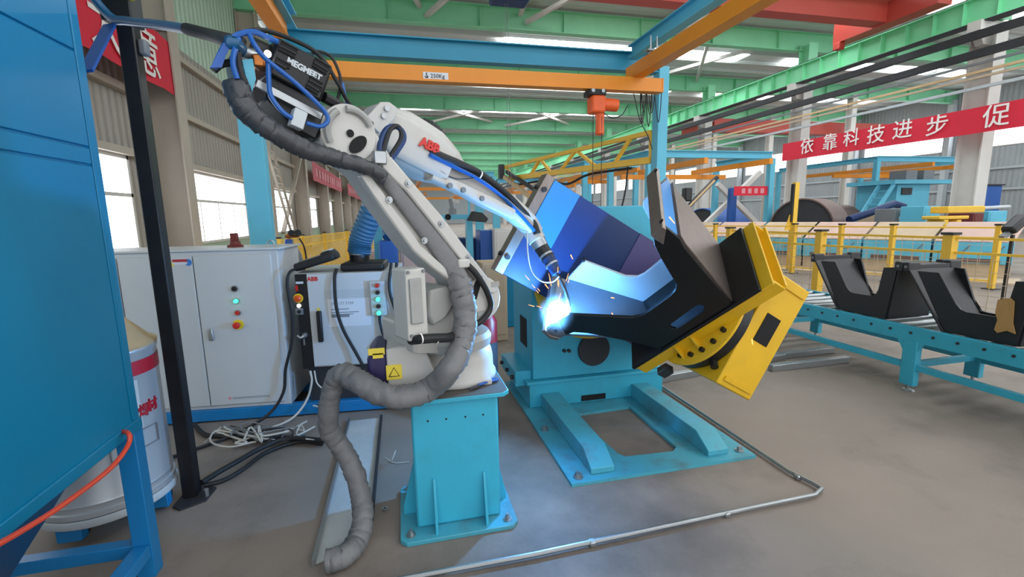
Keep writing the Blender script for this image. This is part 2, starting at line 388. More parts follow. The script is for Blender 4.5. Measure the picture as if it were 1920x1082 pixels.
# ---- red travelling crane
rc = root('bridge_crane', (8, 12.2, 7.0), 'red bridge crane beam spanning the hall under the roof', 'crane')
MB().bx(3.5, 14.6, 12.0, 12.45, 7.02, 7.75).build('main_beam', 'red_steel', rc)
MB().bx(14.55, 15.05, 10.6, 13.8, 6.98, 7.6).build('end_carriage', 'red_steel', rc)
MB().bx(14.5, 14.75, 13.5, 13.75, 6.75, 6.98).build('motor', 'red_steel', rc, bev=.03)
rc2 = root('bridge_crane', (22, 24, 6.0), 'faded red crane beam low over the far right bay', 'crane')
MB().bx(16.8, 33, 23.7, 24.3, 5.9, 6.6).build('main_beam', 'red_steel', rc2)
MB().bx(16.52, 17.0, 22.5, 25.5, 5.9, 6.45).build('end_carriage', 'red_steel', rc2)
# ---- banners
def banner(X, y0, y1, z0, z1, m, label, r, nm='banner'):
    b = root(nm, (X, (y0 + y1) / 2, z0), label, 'banner')
    c = MB(); K = 14; vs = []
    for i in range(K + 1):
        y = y0 + (y1 - y0) * i / K; x = X + .02 * math.sin(i * 1.7)
        vs += [(x, y, z0), (x, y, z1), (x + .006, y, z0), (x + .006, y, z1)]
    fs = []
    for i in range(K):
        a, d = 4 * i, 4 * i + 4; fs += [(a, d, d + 1, a + 1), (a + 2, a + 3, d + 3, d + 2), (a, a + 2, d + 2, d), (a + 1, d + 1, d + 3, a + 3)]
    fs += [(0, 1, 3, 2), (4 * K, 4 * K + 2, 4 * K + 3, 4 * K + 1)]
    c.add(vs, fs).build('cloth', m, b); return b
bR = banner(15.45, 7.6, at(1468, 285, X=15.45).y, at(1470, 302, X=15.45).z, at(1470, 270, X=15.45).z, 'banner_red', 'long red cloth banner with large white characters strung between white columns', None)
for ch, px, py in [('依', 1513, 274), ('靠', 1556, 266.5), ('科', 1596, 258.5), ('技', 1642, 252), ('进', 1692, 242.5), ('步', 1757, 235), ('促', 1868, 217)]:
    p = at(px, py, X=15.41); text(ch, .62, p - V((0, 0, .22)), (0, -1, 0), (0, 0, 1), 'white_paint', bR, bold=.004, align='CENTER')
bL = banner(-4.0, 7.0, 10.45, 3.84, 4.78, 'banner_red', 'red cloth banner with white characters behind the black post', None)
for ch, y in (('大', 8.35), ('意', 9.5)):
    text(ch, .85, (-3.97, y, 4.0), (0, 1, 0), (0, 0, 1), 'white_paint', bL, bold=.005, align='CENTER')
for y0, y1, z0, z1, lab in [(24.4, 36, 3.3, 4.2, 'faded red banner high on the cream wall beyond the ladder'), (40, 58, 3.3, 4.2, 'distant faded red banner farthest along the cream wall')]:
    b = banner(-3.95, y0, y1, z0, z1, 'banner_faded', lab, None)
    m = MB(); t = y0 + .8
    while t < y1 - .8: m.bx(-3.93, -3.925, t, t + .5, z0 + .25, z1 - .25); t += .95
    m.build('faded_print', 'banner_pale' if 'banner_pale' in MAT else mat('banner_pale', '#d9979d', .8), b, kind='stuff')
YB = 12.98; p = at(1376, 367, Y=YB); q = at(1446, 349, Y=YB)
b = root('banner', ((p.x + q.x) / 2, YB, p.z), 'small red banner with pale print hanging past the blue gantry', 'banner')
MB().bx(p.x, q.x, YB, YB + .015, p.z, q.z).build('cloth', 'banner_red', b)
m = MB()
for i in range(4): x = p.x + (q.x - p.x) * (.2 + .17 * i); m.bx(x, x + .13, YB - .008, YB - .003, p.z + .07, q.z - .07)
m.build('faded_print', 'banner_pale', b, kind='stuff')
# ---- ladder and cross bracing on the left wall
ld = root('ladder', (-3.7, 17, 0), 'cream steel ladder leaning against the left wall beside the blue post', 'ladder')
A0, A1 = at(497, 270, X=-3.7), at(548, 442, X=-3.7); dY = .75
for j in (0, 1): MB().bar(A0 + V((0, j * dY, 0)), V((A1.x, A1.y + j * dY, 0)) if False else A1 + V((0, j * dY, 0)), .07, .05).build('stile', 'cream_steel', ld)
for i in range(12): p = A0.lerp(A1, (i + .5) / 12); MB().bar(p, p + V((0, dY, 0)), .045, .03).build('rung', 'cream_steel', ld)
for j in (0, 1): p = A1 + V((0, j * dY, 0)); d = (A1 - A0).normalized(); q = p + d * (p.z / -d.z); MB().bar(p, q, .07, .05).build('stile', 'cream_steel', ld)
bldg(MB().bar(at(565, 287, X=-4), at(531, 437, X=-4), .12, .1), 'brace_beam', 'cream_steel')
# ================================================================== LEFT FOREGROUND
# ---- blue hopper cabinet
dc = root('dust_collector', (-1.6, 1.4, 0), 'tall bright blue sheet metal hopper cabinet on blue legs', 'machine')
MB().bx(-2.1, -1.108, .35, 2.12, .70, 3.3).build('body', 'machine_blue', dc)
zs = [.69, 1.708, 1.772, 2.108, 2.36, 3.3]
for a, b in zip(zs[:-1], zs[1:]): MB().bx(-1.108, -1.1, .3, 2.085, a + .004, b - .004).build('panel', 'machine_blue', dc, bev=.003)
MB().bx(-1.112, -1.098, 2.09, 2.136, .68, 3.3).build('corner_post', 'machine_blue', dc, bev=.004)
MB().bx(-1.13, -1.09, .3, 2.136, .655, .70).build('bottom_rail', 'machine_blue', dc, bev=.004)
ht = [(-2.08, .35), (-1.125, .35), (-1.125, 1.85), (-2.08, 1.85)]; hb = [(-1.9, .6), (-1.5, .6), (-1.5, 1.95), (-1.9, 1.95)]
MB().add([(x, y, .69) for x, y in ht] + [(x, y, .185) for x, y in hb], [(0, 1, 5, 4), (1, 2, 6, 5), (2, 3, 7, 6), (3, 0, 4, 7), (0, 3, 2, 1), (4, 5, 6, 7)]).build('hopper', mat('hopper_blue', '#0f4f80', .45), dc)
for x, y in ((-1.165, 2.075), (-2.05, 2.075), (-1.165, .4), (-2.05, .4)): MB().bx(x, x + .07, y, y + .065, 0, .69).build('leg', 'frame_blue', dc, bev=.003)
MB().bx(-2.05, -1.165, 2.08, 2.135, .10, .155).build('crossbar', 'frame_blue', dc, bev=.003)
MB().bx(-1.16, -1.1, .4, 2.075, .10, .155).build('crossbar', 'frame_blue', dc, bev=.003)
MB().tube([at(232, 815, X=-1.1) + V((-.06, .05, 0)), at(240, 812, X=-1.06), at(240, 835, X=-1.05), at(205, 880, X=-1.05), at(120, 945, X=-1.05), at(50, 990, X=-1.05), at(-20, 1030, X=-1.04), at(-90, 1070, X=-1.04)], .0085, n=8).build('air_hose', 'hose_red', None, 'orange-red air hose drooping below the blue hopper cabinet', 'hose')
# ---- black post
bp = root('support_post', (-1.195, 2.7, 0), 'black square steel post standing on a floor plate before the white cabinet', 'post')
MB().bx(-1.23, -1.16, 2.665, 2.735, .008, 3.3).build('post', 'black_steel', bp, bev=.006)
MB().prism([(-1.25, 2.6, 0), (-1.2, 2.56, 0), (-1.1, 2.62, 0), (-1.09, 2.74, 0), (-1.18, 2.8, 0), (-1.245, 2.78, 0)], (0, 0, .01)).build('base_plate', 'gap_dark', bp)
MB().cyl((-1.11, 2.66, .01), (-1.11, 2.66, .05), .012, n=6).build('bolt', 'zinc', bp)
MB().bx(-1.275, -1.15, 2.64, 2.76, 2.41, 2.62).build('clamp', 'black', bp, bev=.006)
MB().bx(-1.2, -1.13, 2.62, 2.66, 2.5, 2.57).build('tape_wrap', 'yellow_plastic', bp, bev=.01)
MB().bx(-1.16, -1.125, 2.68, 2.73, 2.28, 2.35).build('side_bracket', 'mid_grey', bp, bev=.01)
MB().bar(at(206, 47, Y=2.66), at(161, 134, Y=2.3), .05, .012, (0, 1, 0)).build('brace_bar', 'royal_blue', bp)
# ---- wire drum
DC = V((-1.535, 2.64, 0)); DR = .27
dr = root('wire_drum', DC, 'silver welding wire drum with red band and cardboard hood on a wheeled dolly', 'drum')
MB().lathe(DC, (0, 0, 1), [(DR - .01, .135), (DR + .008, .14), (DR + .008, .165), (DR, .17), (DR, .19), (DR + .004, .2), (DR, .21), (DR, .86), (DR + .006, .87), (DR + .006, .885), (DR, .895), (DR - .02, .9)], n=48).build('shell', 'drum_silver', dr)
MB().lathe(DC, (0, 0, 1), [(DR + .002, .76), (DR + .002, .83)], n=48, cap=False).build('red_band', 'label_red', dr)
MB().lathe(DC, (0, 0, 1), [(DR + .003, .50), (DR + .003, .74)], n=24, cap=False, arc=(2.0, 4.2)).build('label_sheet', 'cabinet_white', dr)
MB().lathe(DC, (0, 0, 1), [(DR + .006, .885), (DR + .01, .9), (DR - .02, .915), (.06, 1.13), (.05, 1.13)], n=40).build('hood', 'kraft', dr)
def on_drum(px, py, rr=DR + .003):                    # where the view ray meets the shell
    d = ray(px, py); o = CAM - DC; A = d.x ** 2 + d.y ** 2; B = 2 * (o.x * d.x + o.y * d.y); C0 = o.x ** 2 + o.y ** 2 - rr * rr
    disc = max(B * B - 4 * A * C0, 0); t = (-B - math.sqrt(disc)) / (2 * A); p = CAM + d * t
    nn = V((p.x - DC.x, p.y - DC.y, 0)).normalized(); return p, V((-nn.y, nn.x, 0))
for ch, px, py, sz in (('焊', 271, 768, .07), ('材', 285.5, 757, .07)):
    p, r = on_drum(px, py); text(ch, sz, p - V((0, 0, sz * .38)), r, (0, 0, 1), 'label_red', dr, align='CENTER', bold=.0008, depth=.003)
for px, py in ((282, 815), (231, 850)):
    p, r = on_drum(px, py); m = MB()
    for a, b, w, h in ((0, .045, .09, .004), (0, -.045, .09, .004), (.045, 0, .004, .09), (-.045, 0, .004, .09)): m.box(p + r * a + V((0, 0, b)), (w, .006, h), MX((r, V((-r.y, r.x, 0)), V((0, 0, 1)))).transposed())
    m.build('printed_frame', 'print_grey', dr)
MB().lathe(DC, (0, 0, 1), [(.0, .095), (.28, .095), (.285, .1), (.285, .125), (.278, .135), (0, .135)], n=40).build('dolly_plate', 'pale_grey', dr)
for a in (-100, -10, 80, 170):
    c = DC + V((math.cos(math.radians(a)), math.sin(math.radians(a)), 0)) * .235
    MB().bx(c.x - .05, c.x + .05, c.y - .032, c.y + .02, .03, .1).build('caster_fork', 'frame_blue', dr, bev=.004)
    MB().cyl((c.x - .02, c.y + .045, .045), (c.x + .02, c.y + .045, .045), .045, n=24).build('caster_wheel', 'rubber', dr)
# ---- cabinet frame coordinates
P0 = V((-1.807, 3.747, 0)); CR = V((1.282, -.12, 0)).normalized(); CF = V((-CR.y, CR.x, 0)); CM = MX((CR, CF, V((0, 0, 1)))).transposed()
def cb(px, py, off=0): q = onp(px, py, P0 + CF * off, CF) - P0; return q.dot(CR), q.z
def cw(u, z, off=0): return P0 + CR * u + CF * off + V((0, 0, z))
def cbox(mb, u0, u1, o0, o1, z0, z1): return mb.box(cw((u0 + u1) / 2, (z0 + z1) / 2, (o0 + o1) / 2), (u1 - u0, o1 - o0, z1 - z0), CM)
fr = root('base_frame', cw(.6, 0), 'blue tubular base frame under the white cabinet and controller', 'frame')
for o0 in (0, .5): cbox(MB(), -.62, 1.95, o0, o0 + .06, .012, .10).build('rail', 'frame_blue', fr, bev=.004)
for u in (-.62, .4, 1.0, 1.89): cbox(MB(), u, u + .06, .06, .5, .012, .10).build('crossbar', 'frame_blue', fr, bev=.004)
for u in (-.5, .2, .95, 1.8): cbox(MB(), u, u + .06, .0, .06, 0, .012).build('foot_pad', 'gap_dark', fr)
ec = root('electrical_cabinet', cw(.2, .1), 'large white two-door electrical cabinet with push buttons on its right door', 'cabinet')
cbox(MB(), -.62, .93, .012, .5, .10, 1.28).build('body', 'cabinet_white', ec, bev=.006)
for u0, u1 in ((-.60, -.125), (-.115, .362), (.37, .888)):
    d = cbox(MB(), u0, u1, -.008, .012, .135, 1.25).build('door', 'cabinet_white', ec, bev=.004)
    if u0 > .3:
        u, z = cb(397, 627); cbox(MB(), u - .016, u + .016, -.022, -.008, z - .045, z + .045).build('handle', 'zinc', d, bev=.01)
        for px, py, r, mt, nm in ((441, 541, .017, 'black', 'push_button'), (444, 564, .015, 'lamp_green', 'push_button'), (447, 586, .015, 'red_plastic', 'push_button')):
            u, z = cb(px, py); MB().cyl(cw(u, z, -.008), cw(u, z, -.016), r * 1.35, n=20).build('button_ring', 'zinc', d); MB().cyl(cw(u, z, -.012), cw(u, z, -.028), r, r * .9, n=20).build(nm, mt, d)
        u, z = cb(448, 608); MB().cyl(cw(u, z, -.008), cw(u, z, -.014), .036, n=28).build('stop_plate', 'yellow_plastic', d); MB().cyl(cw(u, z, -.012), cw(u, z, -.05), .018, .018, n=20).build('stop_stem', 'zinc', d); MB().lathe(cw(u, z, -.035), -CF, [(.018, 0), (.024, .004), (.024, .016), (.016, .022), (0, .022)], n=24).build('emergency_stop', 'red_plastic', d)
        u, z = cb(432, 746); MB().cyl(cw(u, z, -.008), cw(u, z, -.0095), .012, n=20).build('logo_mark', 'banner_pale', d)
        cbox(MB(), u + .02, u + .28, -.0095, -.008, z + .001, z + .005).build('print_line', 'print_grey', d); cbox(MB(), u + .02, u + .28, -.0095, -.008, z - .008, z - .005).build('print_line', 'print_grey', d)
    elif u0 > -.2:
        u, z = cb(338, 491); cbox(MB(), u - .045, u + .05, -.0095, -.008, z - .018, z + .018).build('sticker', 'paper', d); cbox(MB(), u - .045, u + .05, -.011, -.0095, z, z + .018).build('sticker', 'label_red', d)
        u, z = cb(321, 494); p = [cw(u - .024, z - .02, -.0095), cw(u + .024, z - .02, -.0095), cw(u, z + .024, -.0095)]; MB().prism(p, CF * .0015).build('sticker', 'sticker_yellow', d)
        u, z = cb(354, 492); MB().cyl(cw(u, z, -.008), cw(u, z, -.0095), .024, n=24).build('sticker', 'sticker_blue', d)
cbox(MB(), -.64, .95, .0, .52, 1.28, 1.295).build('roof_sheet', 'cabinet_white', ec, bev=.004)
u, z = cb(497, 466); MB().tube([cw(u - .02, 1.3, .12), cw(u - .025, 1.32, .12), cw(u, 1.345, .12), cw(u + .025, 1.32, .12), cw(u + .02, 1.3, .12)], .005, n=6).build('lifting_eye', 'zinc', ec)
u = cb(403, 460)[0] + .05
bc = root('beacon_base', cw(u, 1.295, .2), 'small maroon beacon base standing on the white cabinet top', 'beacon')
MB().lathe(cw(u, 1.295, .2), (0, 0, 1), [(.055, 0), (.055, .012), (.04, .02), (.036, .045), (0, .045)], n=24).build('base', 'maroon', bc)
MB().bx(cw(u, 0, .2).x - .025, cw(u, 0, .2).x + .025, cw(u, 0, .2).y - .02, cw(u, 0, .2).y + .02, 1.335, 1.40).build('post', 'maroon', bc, bev=.006)
# ---- robot controller
ct = root('robot_controller', cw(1.4, .1), 'pale grey robot controller with black switch panel and taped-on paper', 'controller')
cbox(MB(), 1.035, 1.757, .02, .62, .375, 1.1).build('body', 'pale_grey', ct, bev=.006)
cbox(MB(), 1.06, 1.75, .05, .6, .10, .375).build('plinth', 'gap_dark', ct, bev=.004)
sp = cbox(MB(), 1.038, 1.118, -.004, .02, .375, 1.095).build('switch_panel', 'black', ct, bev=.003)
dd = cbox(MB(), 1.122, 1.755, -.01, .02, .392, 1.095).build('door', 'cabinet_white', ct, bev=.004)
u, z = cb(576, 527, -.01); text('ABB', .042, cw(u, z, -.011), CR, (0, 0, 1), 'red_plastic', dd, bold=.0015, depth=.001)
u, z = cb(601, 612, -.01); cbox(MB(), u - .018, u + .018, -.045, -.01, z - .115, z + .12).build('handle', 'black', dd, bev=.008); cbox(MB(), u - .012, u + .006, -.018, -.01, z + .122, z + .14).build('sticker', 'sticker_yellow', dd)
u, z = cb(562, 530); cbox(MB(), u - .026, u + .026, -.006, -.004, z - .008, z + .008).build('nameplate', 'paper', sp)
u, z = cb(557, 540); cbox(MB(), u - .008, u + .008, -.014, -.004, z - .02, z + .02).build('rotary_switch', 'red_plastic', sp)
u, z = cb(560, 559); MB().cyl(cw(u, z, -.004), cw(u, z, -.01), .034, n=28).build('stop_plate', 'yellow_plastic', sp); MB().lathe(cw(u, z, -.01), -CF, [(.018, 0), (.024, .008), (.024, .024), (.014, .032), (0, .032)], n=24).build('emergency_stop', 'orange_plastic', sp)
u, z = cb(561, 573); MB().cyl(cw(u, z, -.004), cw(u, z, -.012), .014, n=20).build('lamp_button', 'lamp_white', sp)
u, z = cb(562, 584); cbox(MB(), u - .028, u + .028, -.01, -.004, z - .024, z + .024).build('key_switch', 'mid_grey', sp, bev=.004); MB().cyl(cw(u, z, -.01), cw(u, z, -.02), .012, n=16).build('key_barrel', 'black', sp)
u, z = cb(572, 628); MB().lathe(cw(u, z, -.004), -CF, [(.022, 0), (.02, .02), (.012, .03), (0, .03)], n=16).build('lock_plug', 'zinc', sp); MB().tube([cw(u, z, -.03), cw(u - .02, z - .01, -.04), cw(u - .045, z + .005, -.035)], .01, n=6).build('key_ring', 'zinc', sp); cbox(MB(), u - .006, u + .006, -.036, -.03, z - .07, z - .02).build('key', 'zinc', sp)
u0, z0 = cb(618, 613, -.01); u1, z1 = cb(693, 558, -.01)
pa = cbox(MB(), u0, u1, -.0125, -.0105, z0, z1).build('taped_paper', 'paper', dd)
text('1N0177 7199', .03, cw(u0 + .02, z1 - .045, -.0132), CR, (0, 0, 1), 'print_grey', pa, depth=.0004)
for i, (w, zz) in enumerate(((.13, .075), (.2, .10), (.16, .115))): cbox(MB(), u0 + .02, u0 + .02 + w, -.0132, -.0126, z1 - zz - .006, z1 - zz).build('print_line', 'print_grey', pa)
cbox(MB(), u0 + .02, u0 + .15, -.0132, -.0126, z0 + .07, z0 + .095).build('print_line', 'print_grey', pa); cbox(MB(), u0 - .02, u1 - .01, -.0104, -.010, z1, z1 + .07).build('plastic_sleeve', 'pale_grey', dd)
# push button box on the controller
u0, z0 = cb(698, 592, -.04); u1, z1 = cb(721, 527, -.04)
pb = root('button_box', cw((u0 + u1) / 2, z0, -.03), 'grey five-button control box with green lights on the controller door', 'control box')
cbox(MB(), u0 - .004, u1 + .004, -.05, -.0135, z0, z1).build('housing', 'pale_grey', pb, bev=.006)
for i, mt in enumerate(('red_plastic', 'black', 'lamp_green', 'black', 'lamp_green')):
    z = z1 - .028 - i * (z1 - z0 - .05) / 4; u = (u0 + u1) / 2
    MB().cyl(cw(u, z, -.05), cw(u, z, -.058), .02, n=20).build('button_ring', 'zinc', pb); MB().cyl(cw(u, z, -.055), cw(u, z, -.074), .015, n=20).build('push_button', mt, pb)
MB().tube([cw((u0 + u1) / 2, z0, -.03), cw((u0 + u1) / 2, z0 - .06, -.035), cw((u0 + u1) / 2 + .02, z0 - .15, -.05), cw((u0 + u1) / 2 + .07, z0 - .22, -.06)], .01, n=8).build('cable', 'rubber', pb)
# teach pendant lying on top
tp = root('teach_pendant', cw(1.17, 1.1, .1), 'dark teach pendant lying tilted on the robot controller', 'pendant')
Rt = CM @ MX.Rotation(math.radians(-16), 3, 'Y')
MB().box(cw(1.175, 1.180, .12), (.3, .22, .06), Rt).build('housing', 'rubber', tp, bev=.018)
MB().box(cw(1.15, 1.204, .1), (.18, .14, .016), Rt).build('screen', 'mid_grey', tp, bev=.003)
MB().box(cw(1.265, 1.222, .12), (.09, .2, .07), Rt).build('grip', 'rubber', tp, bev=.02)
MB().box(cw(1.262, 1.258, .1), (.06, .11, .014), Rt).build('keypad', 'pale_grey', tp, bev=.005)
MB().tube([cw(1.06, 1.13, .08), cw(1.02, 1.12, -.03), cw(1.0, 1.02, -.06), cw(1.01, .8, -.05), cw(.99, .6, -.05), cw(.93, .4, -.05), cw(.9, .22, -.06), cw(.80, .08, -.12), cw(.62, .02, -.3), cw(.4, .015, -.5), cw(.3, .015, -.62)], .011, n=8).build('cable', 'rubber', tp)
# duct tray and duct
tr = root('duct_base', cw(1.52, 1.1, .15), 'black rounded tray with round collar carrying the blue duct', 'duct base')
cbox(MB(), 1.36, 1.68, -.0, .3, 1.102, 1.165).build('tray', 'black', tr, bev=.02)
CCt = cw(1.47, 1.165, .2)
MB().cyl(CCt, CCt + V((0, 0, .05)), .075, n=28).build('collar', 'black', tr); MB().cyl(CCt + V((0, 0, .05)), CCt + V((0, 0, .062)), .08, n=28).build('clamp_band', 'zinc', tr)
MB().tube([CCt + V((0, 0, .055)), CCt + V((.02, 0, .16)), CCt + V((.11, -.05, .36)), CCt + V((.22, -.1, .62)), CCt + V((.27, -.12, .8)), CCt + V((.30, -.15, .92))], .088, n=20, k=14, ridge=.05).build('extraction_duct', 'duct_blue', None, 'ribbed blue fume duct rising from the black tray behind the robot arm', 'duct')
MB().tube([cw(1.335, 1.125, .0), cw(1.325, 1.05, -.04), cw(1.325, .85, -.05), cw(1.36, .68, -.05), cw(1.44, .5, -.06), cw(1.49, .4, -.08)], .0125, n=8).build('control_cable', 'rubber', None, 'thick black cable hanging down over the controller door', 'cable')
for i, (du, lab) in enumerate(((1.735, 'black cable along the controller edge nearest the robot'), (1.775, 'second black cable beside the robot turret'))):
    MB().tube([cw(du, 1.16, -.02), cw(du - .02, .98, -.07), cw(du + .01, .82, -.07), cw(du + .03 - .05 * i, .68, -.1), cw(du - .06 - .04 * i, .56, -.12)], .011, n=8).build('control_cable', 'rubber', None, lab, 'cable')
# gas cylinder behind the cabinet
gp = at(543, 470, Y=4.35); gc = root('gas_cylinder', (gp.x, 4.35, 0), 'grey gas cylinder with blue neck and brass regulator behind the white cabinet', 'gas cylinder')
MB().lathe((gp.x, 4.35, 0), (0, 0, 1), [(.1, 0), (.105, .02), (.105, 1.12), (.09, 1.2), (.05, 1.27), (.03, 1.3), (0, 1.3)], n=28).build('bottle', 'mid_grey', gc)
MB().lathe((gp.x, 4.35, 1.225), (0, 0, 1), [(.075, 0), (.06, .03), (.035, .07), (.03, .1), (0, .1)], n=20).build('neck', 'royal_blue', gc)
MB().cyl((gp.x, 4.35, 1.3), (gp.x, 4.35, 1.37), .016, n=12).cyl((gp.x - .02, 4.33, 1.35), (gp.x + .09, 4.33, 1.35), .012, n=10).build('valve', 'copper', gc)
for x in (.04, .09): MB().cyl((gp.x + x, 4.31, 1.38), (gp.x + x, 4.285, 1.38), .026, n=18).build('gauge', 'black', gc)
MB().tube([(gp.x + .09, 4.33, 1.33), (gp.x + .13, 4.3, 1.25), (gp.x + .13, 4.3, 1.1), (gp.x + .06, 4.25, .95)], .007, n=6).build('hose', 'rubber', gc)
# floor cables below the frame
def fcable(pxs, r, m, lab, z=.012, nm='floor_cable', cat='cable', gr='cables on the floor'):
    return MB().tube([at(x, y, Z=z + (k % 2) * .004) for k, (x, y) in enumerate(pxs)], r, n=8).build(nm, m, None, lab, cat, gr)
fcable([(366, 798), (385, 815), (420, 818), (470, 822), (520, 820), (600, 826)], .015, 'rubber', 'black floor cable curving out behind the black post', .016)
fcable([(610, 826), (540, 822), (490, 840), (440, 868), (410, 885), (378, 905)], .016, 'rubber', 'thick black floor cable running to the black post base', .05)
fcable([(605, 832), (560, 828), (500, 848), (455, 880), (420, 900), (384, 910)], .013, 'rubber', 'lower black floor cable beside the thick one', .016)
fcable([(575, 790), (545, 805), (500, 818), (440, 812), (405, 808), (395, 828), (430, 838), (480, 828)], .006, 'wire_white', 'thin white wire looped on the floor under the cabinet', .03)
fcable([(590, 800), (560, 815), (520, 825), (470, 818), (430, 806), (420, 800)], .006, 'wire_white', 'thin white wire straggling beside the black floor cables', .045)
fcable([(558, 800), (520, 806), (480, 812), (450, 800), (470, 792), (510, 800)], .005, 'mid_grey', 'thin grey wire tangled under the cabinet frame', .06)
MB().tube([cw(1.09, .36, -.01), cw(1.1, .28, -.03), cw(1.06, .15, -.05), cw(.98, .05, -.12), cw(.86, .02, -.2), cw(.7, .015, -.2)], .008, n=8).build('signal_wire', 'wire_white', None, 'white wire hanging from the controller bottom to the floor', 'wire')
MB().tube([cw(1.12, .36, -.01), cw(1.14, .26, -.03), cw(1.22, .18, -.05), cw(1.2, .08, -.06), cw(1.1, .1, -.05)], .006, n=8).build('signal_wire', 'wire_white', None, 'short looped white wire under the controller', 'wire')

random.seed(21)
for i in range(11):
    x0 = random.uniform(425, 560); pts = [(x0 + random.uniform(-60, 60), random.uniform(795, 832)) for _ in range(6)]; pts.sort(key=lambda p: p[0] + random.uniform(-40, 40))
    fcable(pts, random.choice((.004, .005, .007)), random.choice(('wire_white', 'rubber', 'rubber', 'mid_grey')), 'loose wire in the tangle under the white cabinet frame', random.uniform(.015, .06), 'tangled_wire', 'wire', 'tangled wires under the frame')
# ================================================================== PEDESTAL AND ROBOT
AX = V((.21, 2.25, 0)); UA = math.radians(28); RU = V((math.cos(UA), math.sin(UA), 0)); RN = V((-RU.y, RU.x, 0))
def RB(px, py, off=0): return onp(px, py, AX + RN * off, RN)
def RP(pxs, off): return [RB(x, y, off) for x, y in pxs]
TOP = .675
pd = root('robot_pedestal', (.2, 2.2, 0), 'cyan welded steel pedestal carrying the white robot', 'pedestal')
def chamf(x0, x1, y0, y1, z, c): return [(x0 + c, y0, z), (x1 - c, y0, z), (x1, y0 + c, z), (x1, y1 - c, z), (x1 - c, y1, z), (x0 + c, y1, z), (x0, y1 - c, z), (x0, y0 + c, z)]
MB().prism(chamf(-.078, .482, 1.98, 2.46, 0, .03), (0, 0, .022)).build('base_plate', 'cyan_dusty', pd, bev=.003)
MB().bx(0, .41, 2.07, 2.40, .022, TOP - .02).build('column', 'cyan', pd, bev=.012)
MB().prism(chamf(-.045, .46, 2.03, 2.47, TOP - .02, .03), (0, 0, .02)).build('top_plate', 'cyan', pd, bev=.003)
MB().prism(chamf(-.04, .455, 2.035, 2.465, TOP, .03), (0, 0, .0015)).build('top_surface', mat('worn_top', '#5a554e', .6, dirt=.6), pd)
for x in (.085, .325): MB().prism([(x, 2.07, .022), (x, 2.005, .022), (x, 2.005, .045), (x, 2.062, .27), (x, 2.07, .27)], (.012, 0, 0)).build('gusset', 'cyan', pd)
for s, x0, x1 in ((0, 0, -.06), (1, .41, .465)):
    MB().prism([(x0, 2.2, .022), (x1, 2.2, .022), (x1, 2.2, .06), (x0, 2.2, .30)], (0, .012, 0)).build('gusset', 'cyan', pd)
for x, y in ((-.03, 2.03), (.435, 2.03), (.435, 2.42), (-.03, 2.42)):
    MB().cyl((x, y, .022), (x, y, .026), .022, n=20).cyl((x, y, .026), (x, y, .04), .013, n=6).cyl((x, y, .04), (x, y, .052), .008, n=10).build('anchor_bolt', 'zinc', pd)
for x in (.075, .16, .25, .335): MB().cyl((x, 2.0705, .56), (x, 2.068, .56), .0045, n=10).build('drilled_hole', 'dark_slot', pd)
# ---- robot
rb = root('welding_robot', (AX.x, AX.y, TOP), 'white six-axis welding robot arm reaching towards the bright arc', 'robot')
BCN = V((.235, 2.325, 0))
b = MB().lathe((BCN.x, BCN.y, TOP + .0015), (0, 0, 1), [(.205, 0), (.212, .012), (.212, .03), (.2, .05), (.198, .11), (.19, .15), (.17, .185), (0, .19)], n=48)
for a in (-130, -50, 40, 135): c = V((BCN.x + .19 * math.cos(math.radians(a)), BCN.y + .18 * math.sin(math.radians(a)), 0)); b.bx(c.x - .04, c.x + .04, c.y - .04, c.y + .04, TOP + .0015, TOP + .028)
bs = b.build('base', 'robot_white', rb, bev=.004)
p, q = at(723, 652, Y=2.06), at(772, 722, Y=2.06); zt, zb = p.z, max(q.z, TOP + .004)
hs = MB().prism([(p.x, 2.06, zb), (p.x, 2.06, zt - .01), (p.x + .05, 2.06, zt), (q.x + .06, 2.06, zt + .0), (q.x + .12, 2.06, zb)], (0, .3, 0)).build('connector_housing', 'robot_white', rb, bev=.01)
p2_ = at(686, 652, Y=2.06)
cn = MB().prism([(p.x, 2.065, zb), (p.x, 2.065, zt - .012), (p2_.x + .035, 2.065, zt - .005), (p2_.x, 2.065, zt - .05), (p2_.x, 2.065, zb)], (0, .26, 0)).build('connector_box', 'purple', rb, bev=.012)
for i, (px, py, w, h) in enumerate(((697, 660, .07, .03), (700, 668, .045, .022))):
    c = at(px, py, Y=2.063); MB().box((c.x + .02, 2.063, c.z), (w, .003, h)).build('warning_label', 'sticker_yellow', cn)
c = at(739, 698, Y=2.057); w = .034
MB().box((c.x, 2.0575, c.z), (w * 2, .003, w * 2)).build('warning_label', 'sticker_yellow', hs)
MB().tube([(c.x - .022, 2.0545, c.z - .018), (c.x + .022, 2.0545, c.z - .018), (c.x, 2.0545, c.z + .022), (c.x - .022, 2.0545, c.z - .018)], .002, n=5, k=0).build('triangle_mark', 'black', hs)
MB().lathe((AX.x, AX.y, TOP + .19), (0, 0, 1), [(.17, 0), (.2, .01), (.205, .05), (.19, .075), (.14, .09), (0, .09)], n=40).build('swivel_ring', 'robot_grey', rb)
MB().prism(RP([(772, 612), (800, 604), (803, 548), (838, 534), (862, 560), (874, 600), (876, 640), (862, 662), (776, 664)], -.13), RN * .3).build('turret', 'robot_white', rb, bev=.015, seg=3)
mc = MB().prism(RP([(760, 506), (797, 502), (804, 640), (766, 641)], -.24), RN * .12).build('motor_cover', 'robot_white', rb, bev=.008)
MB().prism(RP([(768, 524), (790, 521), (795, 606), (773, 609)], -.252), RN * .014).build('cover_panel', 'robot_grey', mc, bev=.004)
